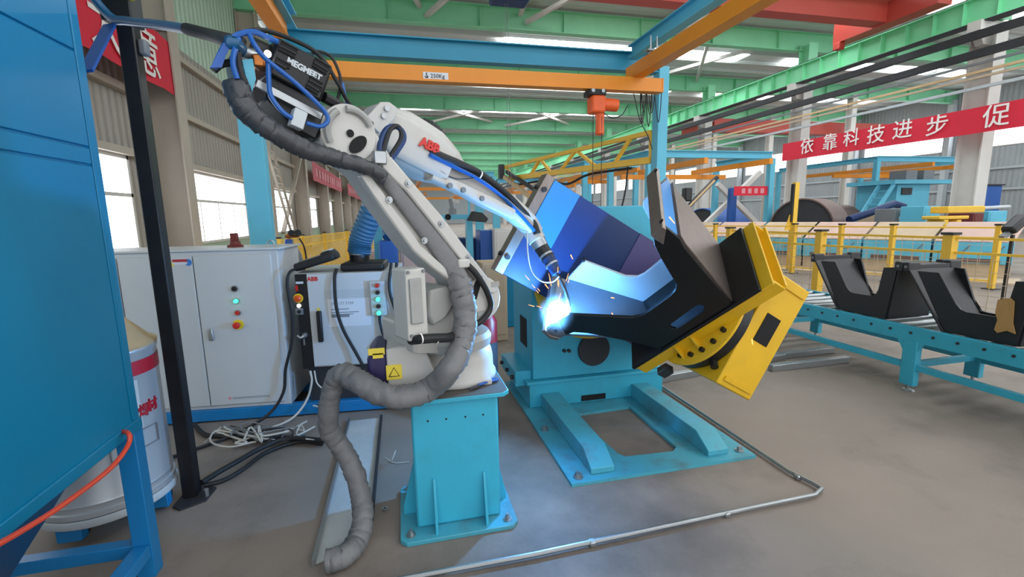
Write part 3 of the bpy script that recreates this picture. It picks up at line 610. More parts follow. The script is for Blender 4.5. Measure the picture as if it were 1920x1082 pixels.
for px, py in ((764, 511), (793, 508), (799, 628), (771, 630)): c = RB(px, py, -.24); MB().cyl(c, c - RN * .008, .007, n=8).build('screw', 'mid_grey', mc)
MB().prism(RP([(806, 545), (842, 536), (858, 566), (838, 596), (812, 612), (803, 590)], -.165), RN * .04).build('plastic_wrap', 'robot_grey', rb, bev=.012)
MB().tube([RB(771, 638, -.2), RB(790, 636, -.27), RB(815, 634, -.28), RB(840, 633, -.26), RB(853, 628, -.16)], .02, n=10).build('cable_bundle', 'rubber', rb)
for px in (788, 817): c = RB(px, 635, -.275); MB().lathe(c - RU * .003, RU, [(.022, 0), (.022, .006)], n=14, cap=False).build('cable_tie', 'white_paint', rb)
PV = RB(901, 560, -.16)
# lower arm
LA = [(600, 264), (606, 240), (622, 216), (648, 208), (682, 222), (708, 250), (735, 294), (782, 350), (828, 403), (884, 478), (934, 545), (939, 566), (928, 588), (906, 602), (884, 602), (869, 592), (861, 560), (846, 527), (812, 503), (775, 470), (718, 393), (676, 328), (642, 302), (616, 288)]
la = MB().prism(RP(LA, -.15), RN * .15).build('lower_arm', 'robot_white', rb, bev=.014, seg=3)
MB().prism(RP([(708, 287), (735, 294), (782, 350), (828, 403), (884, 478), (934, 545), (926, 552), (912, 548), (868, 492), (810, 418), (762, 358), (706, 306)], -.185), RN * .04).build('side_rib', 'robot_white', la, bev=.008)
MB().prism(RP([(676, 328), (694, 322), (735, 385), (792, 462), (834, 500), (862, 522), (866, 548), (861, 560), (846, 527), (812, 503), (775, 470), (718, 393)], -.185), RN * .04).build('side_rib', 'robot_white', la, bev=.008)
for px, py in ((764.7, 344), (826.5, 419.6), (877.8, 482.6), (729, 375), (795, 451), (847, 513)):
    c = RB(px, py, -.185); MB().cyl(c + RN * .004, c - RN * .006, .014, n=14).cyl(c - RN * .006, c - RN * .013, .008, n=6).build('bolt', 'zinc', la)
MB().cyl(PV + RN * .02, PV - RN * .02, .105, n=40).build('joint_cover', 'robot_white', la, bev=.004)
c = RB(893, 541, -.182); MB().prism([c + RU * x + V((0, 0, z)) for x, z in ((-.035, -.05), (-.005, -.055), (.03, .03), (.035, .055), (.005, .045), (-.03, -.01))], RN * -.004).build('cable_opening', 'dark_slot', la)
for px, py, a in ((903, 588, 0), (928, 533, 1)): c = RB(px, py, -.183); MB().box(c, (.05, .006, .025), MX((RU, RN, V((0, 0, 1)))).transposed()).build('recess', 'robot_grey', la)
EL = RB(654, 251, -.15)
MB().cyl(EL, EL - RN * .008, .105, n=44).build('elbow_cover', 'robot_white', la, bev=.004)
for a0, a1 in ((.4, 1.7), (2.1, 3.6)):
    pts = [EL - RN * .018 + RU * (.085 * math.cos(t)) + V((0, 0, .085 * math.sin(t))) for t in [a0 + (a1 - a0) * i / 8 for i in range(9)]]
    MB().tube(pts, .013, n=8, k=2).build('vent_arc', 'robot_grey', la)
MB().cyl(EL - RN * .013, EL - RN * .0155, .014, n=18).build('centre_hole', 'dark_slot', la)
c = RB(671, 271, -.164); d1 = (RB(685, 258, -.164) - c).normalized(); d2 = RN.cross(d1)
MB().prism([c + d1 * (.042 * math.cos(t)) + d2 * (.024 * math.sin(t)) for t in [i * math.pi / 12 for i in range(24)]], RN * -.003).build('oval_opening', 'dark_slot', la)
# forearm
FP = [(688, 238), (745, 262), (800, 292), (832, 312), (852, 326), (900, 352), (950, 386), (985, 415), (1003, 437)]
fa = MB().loft([RB(x, y, .22) for x, y in FP], [.10, .11, .11, .09, .072, .066, .06, .055, .046], [.10, .135, .13, .10, .074, .068, .064, .06, .05], (0, 0, 1), n=20, e=.5).build('forearm', 'robot_white', rb)
MB().loft([RB(x, y, .15) for x, y in ((700, 226), (745, 258), (800, 288), (838, 312))], [.05, .06, .06, .05], [.075, .1, .1, .085], (0, 0, 1), n=16, e=.35).build('motor_housing', 'robot_white', fa)
MB().loft([RB(x, y, .15) for x, y in ((805, 328), (858, 352), (905, 376), (958, 402))], [.04, .04, .04, .035], [.03, .03, .035, .032], (0, 0, 1), n=14, e=.5).build('cable_trough', 'robot_white', fa)
r = (RB(828, 283, -.04) - RB(788, 264, -.04)).normalized(); up = r.cross(-RN) * -1
up = (-RN).cross(r)
text('ABB', .06, RB(786, 272, .082), r, up, 'red_plastic', fa, bold=.003, depth=.004)
for px, py in ((845, 348), (870, 356), (905, 372)): c = RB(px, py, .1); MB().cyl(c + RN * .02, c, .014, n=12).build('bolt', 'mid_grey', fa)
br = MB().prism(RP([(683, 224), (714, 191), (730, 191), (745, 202), (742, 220), (712, 250)], .05), RN * .02).build('bracket_plate', 'robot_white', rb, bev=.004)
for px, py in ((724, 204), (718, 218)): c = RB(px, py, .05); MB().cyl(c, c - RN * .012, .012, n=12).build('bolt', 'zinc', br)
wr_ = MB().cyl(RB(988, 418, .22), RB(1000, 434, .22), .052, .045, n=28).build('wrist', 'robot_white', rb)
for i, (r0, r1) in enumerate(((.0, .03), (.035, .05), (.052, .062))):
    a = RB(712, 292, -.06); 
for k, dx in enumerate((0, 9)):
    MB().tube([RB(712 + dx * .3, 296, -.17), RB(713 + dx, 268, -.15), RB(724 + dx * .8, 243, -.12), RB(741 + dx * .3, 237, -.1), RB(754 - dx * .2, 246, -.1), RB(757 - dx * .6, 262, -.11), RB(744 - dx * .6, 284, -.13), RB(733 - dx * .5, 298, -.14)], .011, n=10).build('hose_loop', 'rubber' if k else 'navy', rb)
MB().box(RB(711, 296, -.19), (.05, .03, .05), MX((RU, RN, V((0, 0, 1)))).transposed()).build('hose_clamp', 'zinc', rb, bev=.005)
MB().box(RB(868, 494, -.2), (.06, .03, .04), MX((RU, RN, V((0, 0, 1)))).transposed()).build('hose_clamp', 'robot_white', rb, bev=.008)
MB().tube([RB(878, 498, -.2), RB(893, 514, -.21), RB(912, 545, -.21), RB(920, 575, -.2), RB(905, 600, -.2), RB(880, 614, -.2), RB(868, 622, -.2)], .014, n=10).build('power_cable', 'rubber', rb)
# ================================================================== WIRE FEEDER
ff = -.17
wf = root('wire_feeder', RB(545, 260, 0), 'black louvred wire feeder box mounted behind the robot elbow', 'wire feeder')
cv = MB().prism(RP([(519, 67), (626, 124), (603, 191), (502, 137)], ff), RN * .24).build('cover', 'black_paint', wf, bev=.01)
MB().prism(RP([(502, 139), (604, 193), (611, 222), (592, 262), (552, 240), (499, 184)], ff + .02), RN * .2).build('body', 'black', wf, bev=.006)
def slot(x0, y0, x1, y1, w=3.2):
    a, b_ = RB(x0, y0, ff), RB(x1, y1, ff); d = (b_ - a).normalized(); n_ = RN.cross(d)
    MB().bar(a - RN * .002, b_ - RN * .002, .008, .012, n_).build('louvre', 'dark_slot', cv)
    MB().bar(a - RN * .006 + n_ * -.009 if n_.z < 0 else a - RN * .006 + n_ * .009, b_ - RN * .006 + (n_ * -.009 if n_.z < 0 else n_ * .009), .006, .005, n_).build('louvre', 'black_paint', cv)
for s_ in ((527, 82, 557, 98), (522, 91, 553, 107), (589, 113, 617, 130), (586, 122, 612, 138), (517, 112, 543, 127), (514, 122, 534, 133), (580, 148, 603, 161), (577, 155, 602, 169), (573, 162, 596, 176)): slot(*s_)
a, b_ = RB(536, 117, ff), RB(592, 147, ff); r = (b_ - a).normalized()
text('MEGMEET', .0275, RB(537, 117, ff - .002), r, (-RN).cross(r), 'pale_grey', cv, bold=.0015, depth=.001, squash=.95)
rl = MB().bar(RB(481, 156, ff - .01), RB(602, 219, ff - .01), .012, .022).build('side_rail', 'zinc', wf)
MB().box(RB(558, 224, ff - .03), (.042, .04, .06), MX((RU, RN, V((0, 0, 1)))).transposed() @ MX.Rotation(.35, 3, 'Y')).build('valve_block', 'pale_grey', wf, bev=.003)
MB().prism(RP([(520, 232), (545, 248), (585, 268), (560, 275), (530, 258)], ff + .03), RN * .1).build('mount_bracket', 'robot_grey', wf, bev=.004)
MB().prism(RP([(454, 112), (474, 110), (480, 148), (473, 171), (463, 152)], ff - .01), RN * .008).build('guard_plate', 'sky_blue_steel', wf)
MB().cyl(RB(470, 92, ff + .1), RB(506, 108, ff + .1), .04, n=24).build('drive_motor', 'black', wf)
MB().cyl(RB(452, 96, ff), RB(480, 104, ff + .02), .018, n=16).build('cable_gland', 'zinc', wf)
MB().bx(*[v for c in [RB(488, 116, ff)] for v in (c.x - .018, c.x + .018, c.y - .02, c.y + .04, c.z - .02, c.z + .02)]).build('feed_roller_block', 'copper', wf, bev=.006)
MB().prism(RP([(437, 95), (452, 92), (456, 120), (452, 150), (441, 146), (436, 118)], ff - .0), RN * .1).build('end_plate', 'mid_grey', wf, bev=.006)
MB().sph(RB(502, 101, ff - .02), .011, n=12).build('signal_lamp', 'lamp_white', wf)
def hose(pxs, r, m, lab, cat='hose', nm='air_hose', gr='hoses at the wire feeder', n=8):
    return MB().tube([RB(x, y, o) for x, y, o in pxs], r, n=n).build(nm, m, None, lab, cat, gr)
hose([(402, 128, -.2), (412, 105, -.2), (425, 82, -.2), (445, 66, -.2), (475, 60, -.19), (505, 72, -.19), (520, 78, -.18)], .009, 'hose_blue', 'blue hose arching up from the strap at the feeder end')
hose([(468, 66, -.2), (478, 85, -.22), (500, 112, -.22), (550, 152, -.22), (596, 195, -.22), (612, 214, -.22), (614, 228, -.22), (600, 237, -.22), (575, 231, -.22)], .0075, 'hose_blue', 'bright blue hose crossing diagonally over the black feeder face')
hose([(503, 112, -.215), (504, 150, -.215), (508, 180, -.215), (528, 208, -.215), (548, 222, -.215)], .008, 'hose_blue', 'blue hose dropping vertically beside the feeder drive')
hose([(450, 62, -.15), (495, 57, -.1), (555, 77, -.08), (600, 105, -.08), (636, 160, -.08), (655, 195, -.06), (690, 226, -.05)], .008, 'rubber', 'thin black hose curving over the feeder top to the elbow')
hose([(585, 100, -.05), (600, 97, -.05), (622, 108, -.05), (637, 140, -.06), (638, 165, -.06), (632, 190, -.06)], .006, 'rubber', 'thin black wire looping off the feeder corner')
hose([(607, 182, -.12), (640, 200, -.1), (668, 216, -.08), (694, 236, -.06)], .02, 'rubber', 'thick black hose joining feeder to robot elbow', 'hose', 'torch_hose')
hose([(640, 155, -.05), (650, 190, -.06), (668, 208, -.05), (688, 222, -.04)], .008, 'hose_blue', 'short blue hose ending at the elbow bracket')
hose([(400, 132, -.17), (412, 122, -.17), (430, 118, -.17), (445, 122, -.17)], .011, 'rubber', 'short black cable stub sticking out under the blue strap')
hose([(455, 75, -.19), (445, 100, -.21), (448, 130, -.21), (460, 160, -.21), (470, 190, -.2)], .012, 'rubber', 'black hose bending round the feeder end plate')
hose([(448, 72, -.22), (440, 95, -.23), (437, 120, -.23), (445, 148, -.23)], .008, 'hose_blue', 'thin blue hose hanging beside the feeder end plate')
MB().prism(RP([(394, 127), (408, 100), (424, 80), (434, 84), (424, 104), (416, 126)], -.215), RN * .012).build('tie_strap', 'royal_blue', None, 'flat blue strap tied at the end of the overhead cable', 'strap')
oc = root('overhead_cable', at(205, 30, Y=2.58), 'thick dark teal cable slung from the black post to the wire feeder', 'cable')
MB().tube([at(150, -35, Y=2.55), at(205, 30, Y=2.58), at(240, 40, Y=2.5), at(300, 47, Y=2.35), at(350, 55, Y=2.2), at(400, 68, Y=2.05), RB(432, 78, -.2), RB(452, 92, -.18)], .019, n=12).build('cable', 'hose_teal', oc)
MB().tube([at(350, 54.5, Y=2.2), at(400, 67.5, Y=2.05), RB(430, 77.5, -.2)], .0225, n=12).build('sheath', 'rubber', oc)
def sleeve(pts, rs, m, lab):
    P = crom(pts, 9); P = [p + V((random.uniform(-1, 1), random.uniform(-1, 1), random.uniform(-1, 1))) * rs[0] * .06 for p in P]
    return MB().tube(P, 1, n=16, k=0, rs=rs, wob=.09).build('cable_sleeve', m, None, lab, 'cable sleeve', 'grey fabric cable sleeves', ang=80)
sleeve([RB(x, y, -.2) for x, y in ((446, 168), (450, 184), (464, 208), (492, 233), (530, 258), (575, 281), (615, 293), (655, 304), (700, 319), (722, 338))], (.04, .025), 'sleeve_dark', 'dark grey fabric sleeve sagging under the wire feeder')
random.seed(2)
MB().loft([RB(x, y, o) for x, y, o in ((708, 318, -.18), (738, 356, -.168), (782, 412, -.163), (822, 464, -.165), (852, 508, -.178), (864, 532, -.19))], [.025, .018, .018, .02, .03, .04], [.022, .03, .036, .04, .044, .045], (0, 0, 1), n=18, e=.8, k=8).build('cable_sleeve', 'sleeve', None, 'flat grey fabric sleeve strapped along the robot lower arm', 'cable sleeve', 'grey fabric cable sleeves')
sleeve([RB(860, 522, -.2), RB(868, 560, -.22), RB(872, 600, -.23), RB(866, 645, -.25), RB(845, 690, -.29), at(806, 728, Y=1.98), at(760, 744, Y=1.95), at(715, 738, Y=1.97), at(675, 716, Y=2.02), at(645, 700, Y=2.08)], (.052, .05), 'sleeve', 'grey fabric sleeve looping round the robot base')
sleeve([at(650, 700, Y=2.1), at(632, 705, Y=2.12), at(622, 735, Y=2.14), at(616, 775, Y=2.16), at(618, 808, Y=2.2), at(640, 838, Y=2.22), at(662, 880, Y=2.2), at(676, 930, Y=2.16), at(680, 975, Y=2.08), at(668, 1018, Z=.06), at(645, 1042, Z=.055), at(612, 1052, Z=.05)], (.042, .05), 'sleeve', 'grey fabric sleeve hanging from the robot base down to the floor tray')
# ================================================================== POSITIONER
TH = math.radians(59.5); E1 = V((math.cos(TH), 0, math.sin(TH))); E2 = V((0, 1, 0)); EA = V((-math.sin(TH), 0, math.cos(TH)))
PH = math.radians(43); BL = E1 * math.cos(PH) - E2 * math.sin(PH); BD = E1 * math.sin(PH) + E2 * math.cos(PH)
KS = .945                                     # size of the mounted bracket and turntable
B0 = CAM + (V((1.839, 2.0583, 1.0862)) - CAM) * KS; A0 = CAM + (V((1.4728, 2.7357, .4647)) - CAM) * KS
po = root('welding_positioner', (1.45, 3.0, 0), 'cyan and yellow tilting positioner holding the black bracket', 'positioner')
# floor plate with cut-out
pl = [(.845, 2.23, 0), (2.04, 2.23, 0), (2.04, 3.9, 0), (.845, 3.9, 0)]
hole = [at(x, y, Z=.02) for x, y in ((1083, 776), (1180, 762), (1192, 772), (1268, 838), (1262, 846), (1172, 856), (1158, 850), (1092, 790))]
MB().prism(pl, (0, 0, .02), holes=[[(p.x, p.y, 0) for p in hole]]).build('floor_plate', 'cyan_dusty', po)
for x, y in ((.905, 2.285), (1.98, 2.3), (.9, 2.9)):
    MB().cyl((x, y, .02), (x, y, .028), .028, n=20).cyl((x, y, .028), (x, y, .05), .016, n=6).build('anchor_bolt', 'zinc', po)
for x0, x1 in ((.985, 1.13), (1.75, 1.89)):
    MB().add([(x0, 2.29, .02), (x1, 2.29, .02), (x1, 3.3, .02), (x0, 3.3, .02), (x0, 2.29, .055), (x1, 2.29, .055), (x1, 3.3, .13), (x0, 3.3, .13), (x0, 2.42, .13), (x1, 2.42, .13)],
             [(0, 3, 2, 1), (0, 1, 5, 4), (4, 5, 9, 8), (8, 9, 6, 7), (2, 3, 7, 6), (0, 4, 8, 7, 3), (1, 2, 6, 9, 5)]).build('outrigger', 'cyan_dusty', po, bev=.004)
sk = MB().bx(.895, 2.03, 3.27, 3.95, .02, .21).build('skirt', 'cyan', po, bev=.006)
MB().bx(.87, 2.045, 3.25, 3.97, .21, .235).build('ledge', 'cyan', po, bev=.004)
c1, c2 = at(1090, 752, Y=3.268), at(1135, 737, Y=3.268)
MB().bx(c1.x, c2.x, 3.262, 3.272, c1.z, c2.z).build('cable_slot', 'dark_slot', sk)
co = MB().bx(.93, 2.0, 3.30, 3.9, .235, 1.55).build('column', 'cyan', po, bev=.008)
p, q = at(992, 600, X=.93), at(1000, 660, X=.93)
MB().bx(.926, .934, 3.46, 3.66, .45, .68).build('side_opening', 'dark_slot', co)
MB().bx(.80, .93, 3.34, 3.85, .18, .30).build('side_flange', 'cyan', po, bev=.004)
for y in (3.4, 3.58, 3.78): MB().cyl((.80, y, .24), (.775, y, .24), .016, n=10).build('bolt', 'black', po)
for px, py in ((1057, 657), (1066, 657), (1093, 663)): c = at(px, py, Y=3.299); MB().cyl(c, c + V((0, -.02, 0)), .014 if px < 1080 else .006, n=12).build('bolt', 'black', co)
DCN = V((1.4, 3.3, 1.0))
MB().cyl(DCN, DCN + V((0, -.05, 0)), .46, n=64).build('swing_disc', 'yellow', po, bev=.006)
c = at(1113, 655, Y=3.29); MB().cyl((c.x, 3.3, c.z), (c.x, 3.27, c.z), .13, n=36).build('gear_cover', 'gap_dark', po, bev=.004)
# swing arm: leg on the disc, in the plane Y = 3.12 .. 3.25
LY = 3.12; s_ = LY / 3.1
def on_leg(px, py, off=0): return at(px, py, Y=LY + off)
lc = [on_leg(935, 510), on_leg(1030, 330)]
A_ = lc[0]; Wd = (lc[1] - lc[0]).length; OR = A_
def LQ(w, t, off=0): return OR + E1 * w - EA * t + V((0, off, 0))       # w across, t along the leg towards the turntable
lg = MB().prism([LQ(0, 0), LQ(Wd, 0), LQ(Wd, 1.42), LQ(0, 1.42)], (0, .12, 0)).build('swing_leg', 'leg_blue', po, bev=.006)
MB().prism([LQ(-.005, -.035, -.01), LQ(Wd + .005, -.035, -.01), LQ(Wd + .005, .035, -.01), LQ(-.005, .035, -.01)], (0, .14, 0)).build('end_plate', 'bare_steel', lg, bev=.004)
MB().prism([LQ(Wd * .43, .036, -.012), LQ(Wd - .005, .036, -.012), LQ(Wd - .005, .25, -.012), LQ(Wd * .43, .25, -.012)], (0, .012, 0)).build('clean_pad', 'pad_blue', lg, bev=.003)
MB().prism([LQ(0, .80, -.008), LQ(Wd, .80, -.008), LQ(Wd, 1.4, -.008), LQ(0, 1.4, -.008)], (0, .008, 0)).build('end_pad', 'leg_violet', lg)
for w in (.12, Wd - .1):
    c = LQ(w, -.035, .05); MB().cyl(c + EA * .02, c - EA * .02, .016, n=12).build('clamp_bolt', 'black', lg)
    c = LQ(w, .0, -.01); MB().cyl(c, c - V((0, .02, 0)), .018, n=12).build('clamp_bolt', 'gap_dark', lg)
# swing box below the turntable
YS = 2.25 * KS; q = [at(1405, 752, Y=YS), at(1522, 550, Y=YS), at(1460, 503, Y=YS), at(1338, 735, Y=YS)]
bo = q[0]; BW = (q[1] - q[0]).length; BH = .275 * KS
def BQ(w, h, y): return V((bo.x, y, bo.z)) + E1 * w + EA * h
sb = MB().prism([BQ(0, 0, YS), BQ(BW, 0, YS), BQ(BW, BH, YS), BQ(0, BH, YS)], (0, 2.97 - YS, 0)).build('swing_box', 'yellow', po, bev=.008)
MB().prism([BQ(.05, .0, 2.96), BQ(BW - .05, 0, 2.96), BQ(BW - .05, BH - .01, 2.96), BQ(.05, BH - .01, 2.96)], (0, .28, 0)).build('swing_elbow', 'yellow', po, bev=.008)
MB().prism([BQ(.035, .02, YS - .01), BQ(.06, .02, YS - .01), BQ(.06, BH - .03, YS - .01), BQ(.035, BH - .03, YS - .01)], (0, .012, 0)).build('end_strip', 'yellow', sb)
MB().prism([BQ(BW - .06, .02, YS - .01), BQ(BW - .035, .02, YS - .01), BQ(BW - .035, BH - .03, YS - .01), BQ(BW - .06, BH - .03, YS - .01)], (0, .012, 0)).build('end_strip', 'yellow', sb)
mid = BW * .56
MB().prism([BQ(mid - .085, BH * .32, (YS - .005)), BQ(mid + .085, BH * .32, (YS - .005)), BQ(mid + .085, BH * .72, (YS - .005)), BQ(mid - .085, BH * .72, (YS - .005))], (0, .008, 0)).build('access_opening', 'dark_slot', sb, bev=.002)
# turntable, base plate and fixture
def TQ(l, d, a): return A0 + (BL * l + BD * d + EA * a) * KS
CT = TQ(.485, .245, 0)
MB().lathe(CT - EA * .198, EA, [(.28, 0), (.333, .004), (.333, .066), (.28, .07)], n=72).build('slewing_ring', 'black', po)
MB().lathe(CT - EA * .129, EA, [(.0, 0), (.34, 0), (.346, .004), (.346, .017), (.34, .021), (0, .021)], n=72).build('turntable', 'yellow', po)
MB().lathe(CT - EA * .222, EA, [(.0, 0), (.2, 0), (.2, .03), (0, .03)], n=40).build('table_hub', 'gap_dark', po)
for k in range(22):
    t = 2 * math.pi * (k + .5) / 22; c = CT - EA * .109 + (BL * math.cos(t) + BD * math.sin(t)) * .293; MB().cyl(c, c + EA * .022, .015, n=8).build('bolt', 'black', po)
MB().prism([TQ(-.0, .0, -.014), TQ(1.055, .0, -.014), TQ(1.055, .53, -.014), TQ(-.0, .53, -.014)], EA * -.014).build('fixture_plate', 'yellow', po, bev=.003)
MB().prism([TQ(.0, .015, -.028), TQ(1.055, .015, -.028), TQ(1.055, .015, -.114), TQ(.0, .015, -.114)], BD * .016).build('fixture_web', 'yellow', po)
MB().prism([TQ(1.0, .03, -.028), TQ(1.0, .5, -.028), TQ(1.0, .5, -.114), TQ(1.0, .03, -.114)], BL * .016).build('fixture_web', 'yellow', po)
MB().prism([TQ(.0, .5, -.028), TQ(1.055, .5, -.028), TQ(1.055, .5, -.114), TQ(.0, .5, -.114)], BD * .016).build('fixture_web', 'yellow', po)
MB().prism([TQ(.94, .03, -.1), TQ(1.07, .03, -.1), TQ(1.07, .53, -.1), TQ(.94, .53, -.1)], EA * -.014).build('fixture_flange', 'yellow', po)
for l_ in (.33, .46): MB().prism([TQ(l_, .015, -.03), TQ(l_, .015, -.114), TQ(l_, -.05, -.114)], BL * .012).build('fixture_rib', 'yellow', po)
c = TQ(.13, -.01, -.16); MB().box(c, (.075, .05, .06), MX((BL, BD, EA)).transposed()).build('clamp_block', 'gap_dark', po)
c = at(1348, 692, Y=2.2); MB().cyl(CT - EA * .18 - BD * .335, CT - EA * .18 - BD * .375, .022, n=10).build('grease_bolt', 'black', po)
# ================================================================== BRACKETS
def bracket_profile(): return [(-.57, .56), (-.585, .62), (-.56, .665), (-.40, .66), (-.335, .64), (-.11, .34), (-.06, .312), (0, .306), (.17, .306), (.22, .318), (.252, .345), (.342, .547), (.385, .63), (.41, .655), (.5, .66), (.49, .56), (.462, .5), (.37, .16), (.33, .0), (-.22, .0), (-.288, .2), (-.40, .45), (-.45, .52)]
def bracket_back(): return [(-.512, .568), (-.303, .58), (-.236, .268), (-.19, .205), (-.14, .19), (.04, .19), (.09, .21), (.12, .26), (.266, .572), (.3, .6), (.442, .60), (.5, .6), (.46, .5), (.33, .0), (-.36, .0)]
def make_bracket(name, org, l, d, a, label, plate=True, D=.53, th=.022, sc=1.0, flange='black_paint', wall='black_paint'):
    def Q(x, y, z): return org + l * (x * sc) + d * (y * sc) + a * (z * sc)
    R = MX((l, d, a)).transposed()
    o = root(name, org, label, 'bracket', 'black saddle brackets')
    # the slotted front plate
    slot_ = [Q(x, 0, z) for x, z in ((-.02, .075), (.19, .08), (.225, .11), (.22, .135), (.20, .145), (.0, .135), (-.03, .11))] if plate else None
    fp = MB().prism([Q(x, 0, z) for x, z in bracket_profile()], d * th * sc, holes=[slot_] if slot_ else []).build('front_plate', 'black_paint', o, bev=.003)
    MB().prism([Q(x, D - th, z) for x, z in bracket_back()], d * th * sc).build('back_plate', 'back_steel_lit', o, bev=.003)
    fw = [(-.57, .57), (-.545, .57), (-.255, .19), (-.19, 0), (-.215, 0), (-.28, .19)]; bw = [(-.53, .57), (-.512, .57), (-.40, .19), (-.345, 0), (-.365, 0), (-.42, .19)]; n6 = 6
    MB().add([Q(x, th, z) for x, z in fw] + [Q(x, D - th, z) for x, z in bw], [tuple(range(5, -1, -1)), tuple(range(6, 12))] + [(i, (i + 1) % 6, 6 + (i + 1) % 6, 6 + i) for i in range(6)]).build('side_wall', 'inner_steel_shaded', o)
    MB().prism([Q(.48, th, .56), Q(.455, th, .5), Q(.315, th, 0), Q(.335, th, 0), Q(.475, th, .5), Q(.5, th, .56)], d * (D - 2 * th) * sc).build('side_wall', wall, o)
    for sx in (-1, 1):
        x0, x1 = (-.585, -.42) if sx < 0 else (.42, .50)
        f = MB().prism([Q(x0, -.012, .60), Q(x1, -.012, .66), Q(x1, -.012, .685), Q(x0, -.012, .685 if sx > 0 else .66)] if sx > 0 else [Q(-.6, -.012, .60), Q(-.575, -.012, .555), Q(-.55, -.012, .555), Q(-.57, -.012, .62), Q(-.54, -.012, .68), Q(-.57, -.012, .685)], d * (D + .024) * sc).build('flange', flange, o, bev=.003)
        for y in (.05, D - .05):
            c = Q(-.49 if sx < 0 else .5, y, .64)
    if plate: MB().prism([Q(-.487, -.01, -.012), Q(.503, -.01, -.012), Q(.503, .52, -.012), Q(-.487, .52, -.012)], a * .024 * sc).build('base_plate', 'black_paint', o, bev=.005)
    else: MB().prism([Q(-.22, 0, 0), Q(.33, 0, 0), Q(.33, D, 0), Q(-.22, D, 0)], a * .015).build('bottom_plate', 'black_paint', o)
    return o, Q
mat('back_steel_lit', '#b4bcc4', .4, var=.08, scale=5)  # paler steel: the arc's glare on the back plate is in the colour
mat('inner_steel_shaded', '#54606e', .45, var=.12, scale=6, spec=.5)  # darker steel: the weaker grazing arc light on the side wall is painted in
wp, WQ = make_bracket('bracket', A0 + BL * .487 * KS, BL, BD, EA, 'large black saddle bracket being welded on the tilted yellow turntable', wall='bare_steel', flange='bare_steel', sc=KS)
for x, y in ((-.487, .0), (-.487, .53)): pass
tp_ = MB().prism([WQ(x, -.004, z) for x, z in ((-.57, .56), (-.585, .62), (-.56, .665), (-.42, .662), (-.47, .60), (-.50, .545))], BD * -.004).build('bare_tip', 'bare_steel', wp)
c = WQ(-.505, -.008, .62); MB().cyl(c, c - BD * .006, .011, n=14).build('bolt_hole', 'dark_slot', wp)
for y in (.03, .50):
    c = WQ(.5, y, .645); MB().cyl(c + EA * .04, c + EA * .043, .012, n=14).build('bolt_hole', 'dark_slot', wp)
c = WQ(-.28, .5, .60); MB().cyl(c, c - BD * .025, .01, n=12).build('bolt_hole', 'dark_slot', wp)
# ---- the arc: at the seam inside the near tip
ARC = WQ(-.40, .035, .685)
arc_light.location = ARC
MB().sph(ARC, .009, n=14, m=10).build('welding_arc', 'arc_core', None, 'glaring white welding arc at the torch tip', 'arc')
fm = bpy.data.materials.new('fume'); fm.use_nodes = True; nt = fm.node_tree; nt.nodes.clear()  # fume volume added so the arc gets a glowing flare around it
_o = nt.nodes.new('ShaderNodeOutputMaterial'); _v = nt.nodes.new('ShaderNodeVolumeScatter'); _v.inputs['Color'].default_value = (.85, .93, 1, 1); _t = nt.nodes.new('ShaderNodeTexCoord'); _g = nt.nodes.new('ShaderNodeTexGradient'); _g.gradient_type = 'QUADRATIC_SPHERE'
_m = nt.nodes.new('ShaderNodeMath'); _m.operation = 'MULTIPLY'; _m.inputs[1].default_value = 4.6; _mp = nt.nodes.new('ShaderNodeMapping'); _mp.inputs['Scale'].default_value = (7.7, 7.7, 7.7); _mp.inputs['Location'].default_value = (0, 0, -1.0)
nt.links.new(_t.outputs['Object'], _mp.inputs[0]); nt.links.new(_mp.outputs[0], _g.inputs[0]); nt.links.new(_g.outputs['Fac'], _m.inputs[0]); nt.links.new(_m.outputs[0], _v.inputs['Density']); nt.links.new(_v.outputs[0], _o.inputs['Volume'])
MB().sph(ARC, .13, n=20, m=12).build('smoke', fm, None, 'welding smoke around the arc, added to make its bright flare', 'smoke', kind='stuff')
random.seed(3)
for i in range(16):
    a = random.uniform(1.2, 2.9); L = random.uniform(.04, .16); up = V((math.cos(a) * .8, random.uniform(-.3, .2), math.sin(a))).normalized(); p = ARC + up * random.uniform(.04, .26)
    MB().cyl(p, p + up * random.uniform(.012, .05), .0016, .0006, n=5).build('spark', 'spark', None, 'thin orange spark flying from the welding arc', 'spark', 'sparks above the weld')
for px, py, dx, dy in ((1070, 478, 4, 8), (1255, 407, 10, 12), (1410, 636, 1, 10), (1146, 558, 6, 1), (1022, 533, 6, 8), (1147, 587, 2, 3)):
    a_, b_ = at(px, py, Y=2.0 if px > 1200 else 2.5), at(px + dx, py + dy, Y=2.0 if px > 1200 else 2.5)
    MB().cyl(a_, b_, .0028, .0016, n=5).build('spark', 'spark', None, 'glowing spatter droplet falling away from the weld', 'spark', 'spatter droplets')
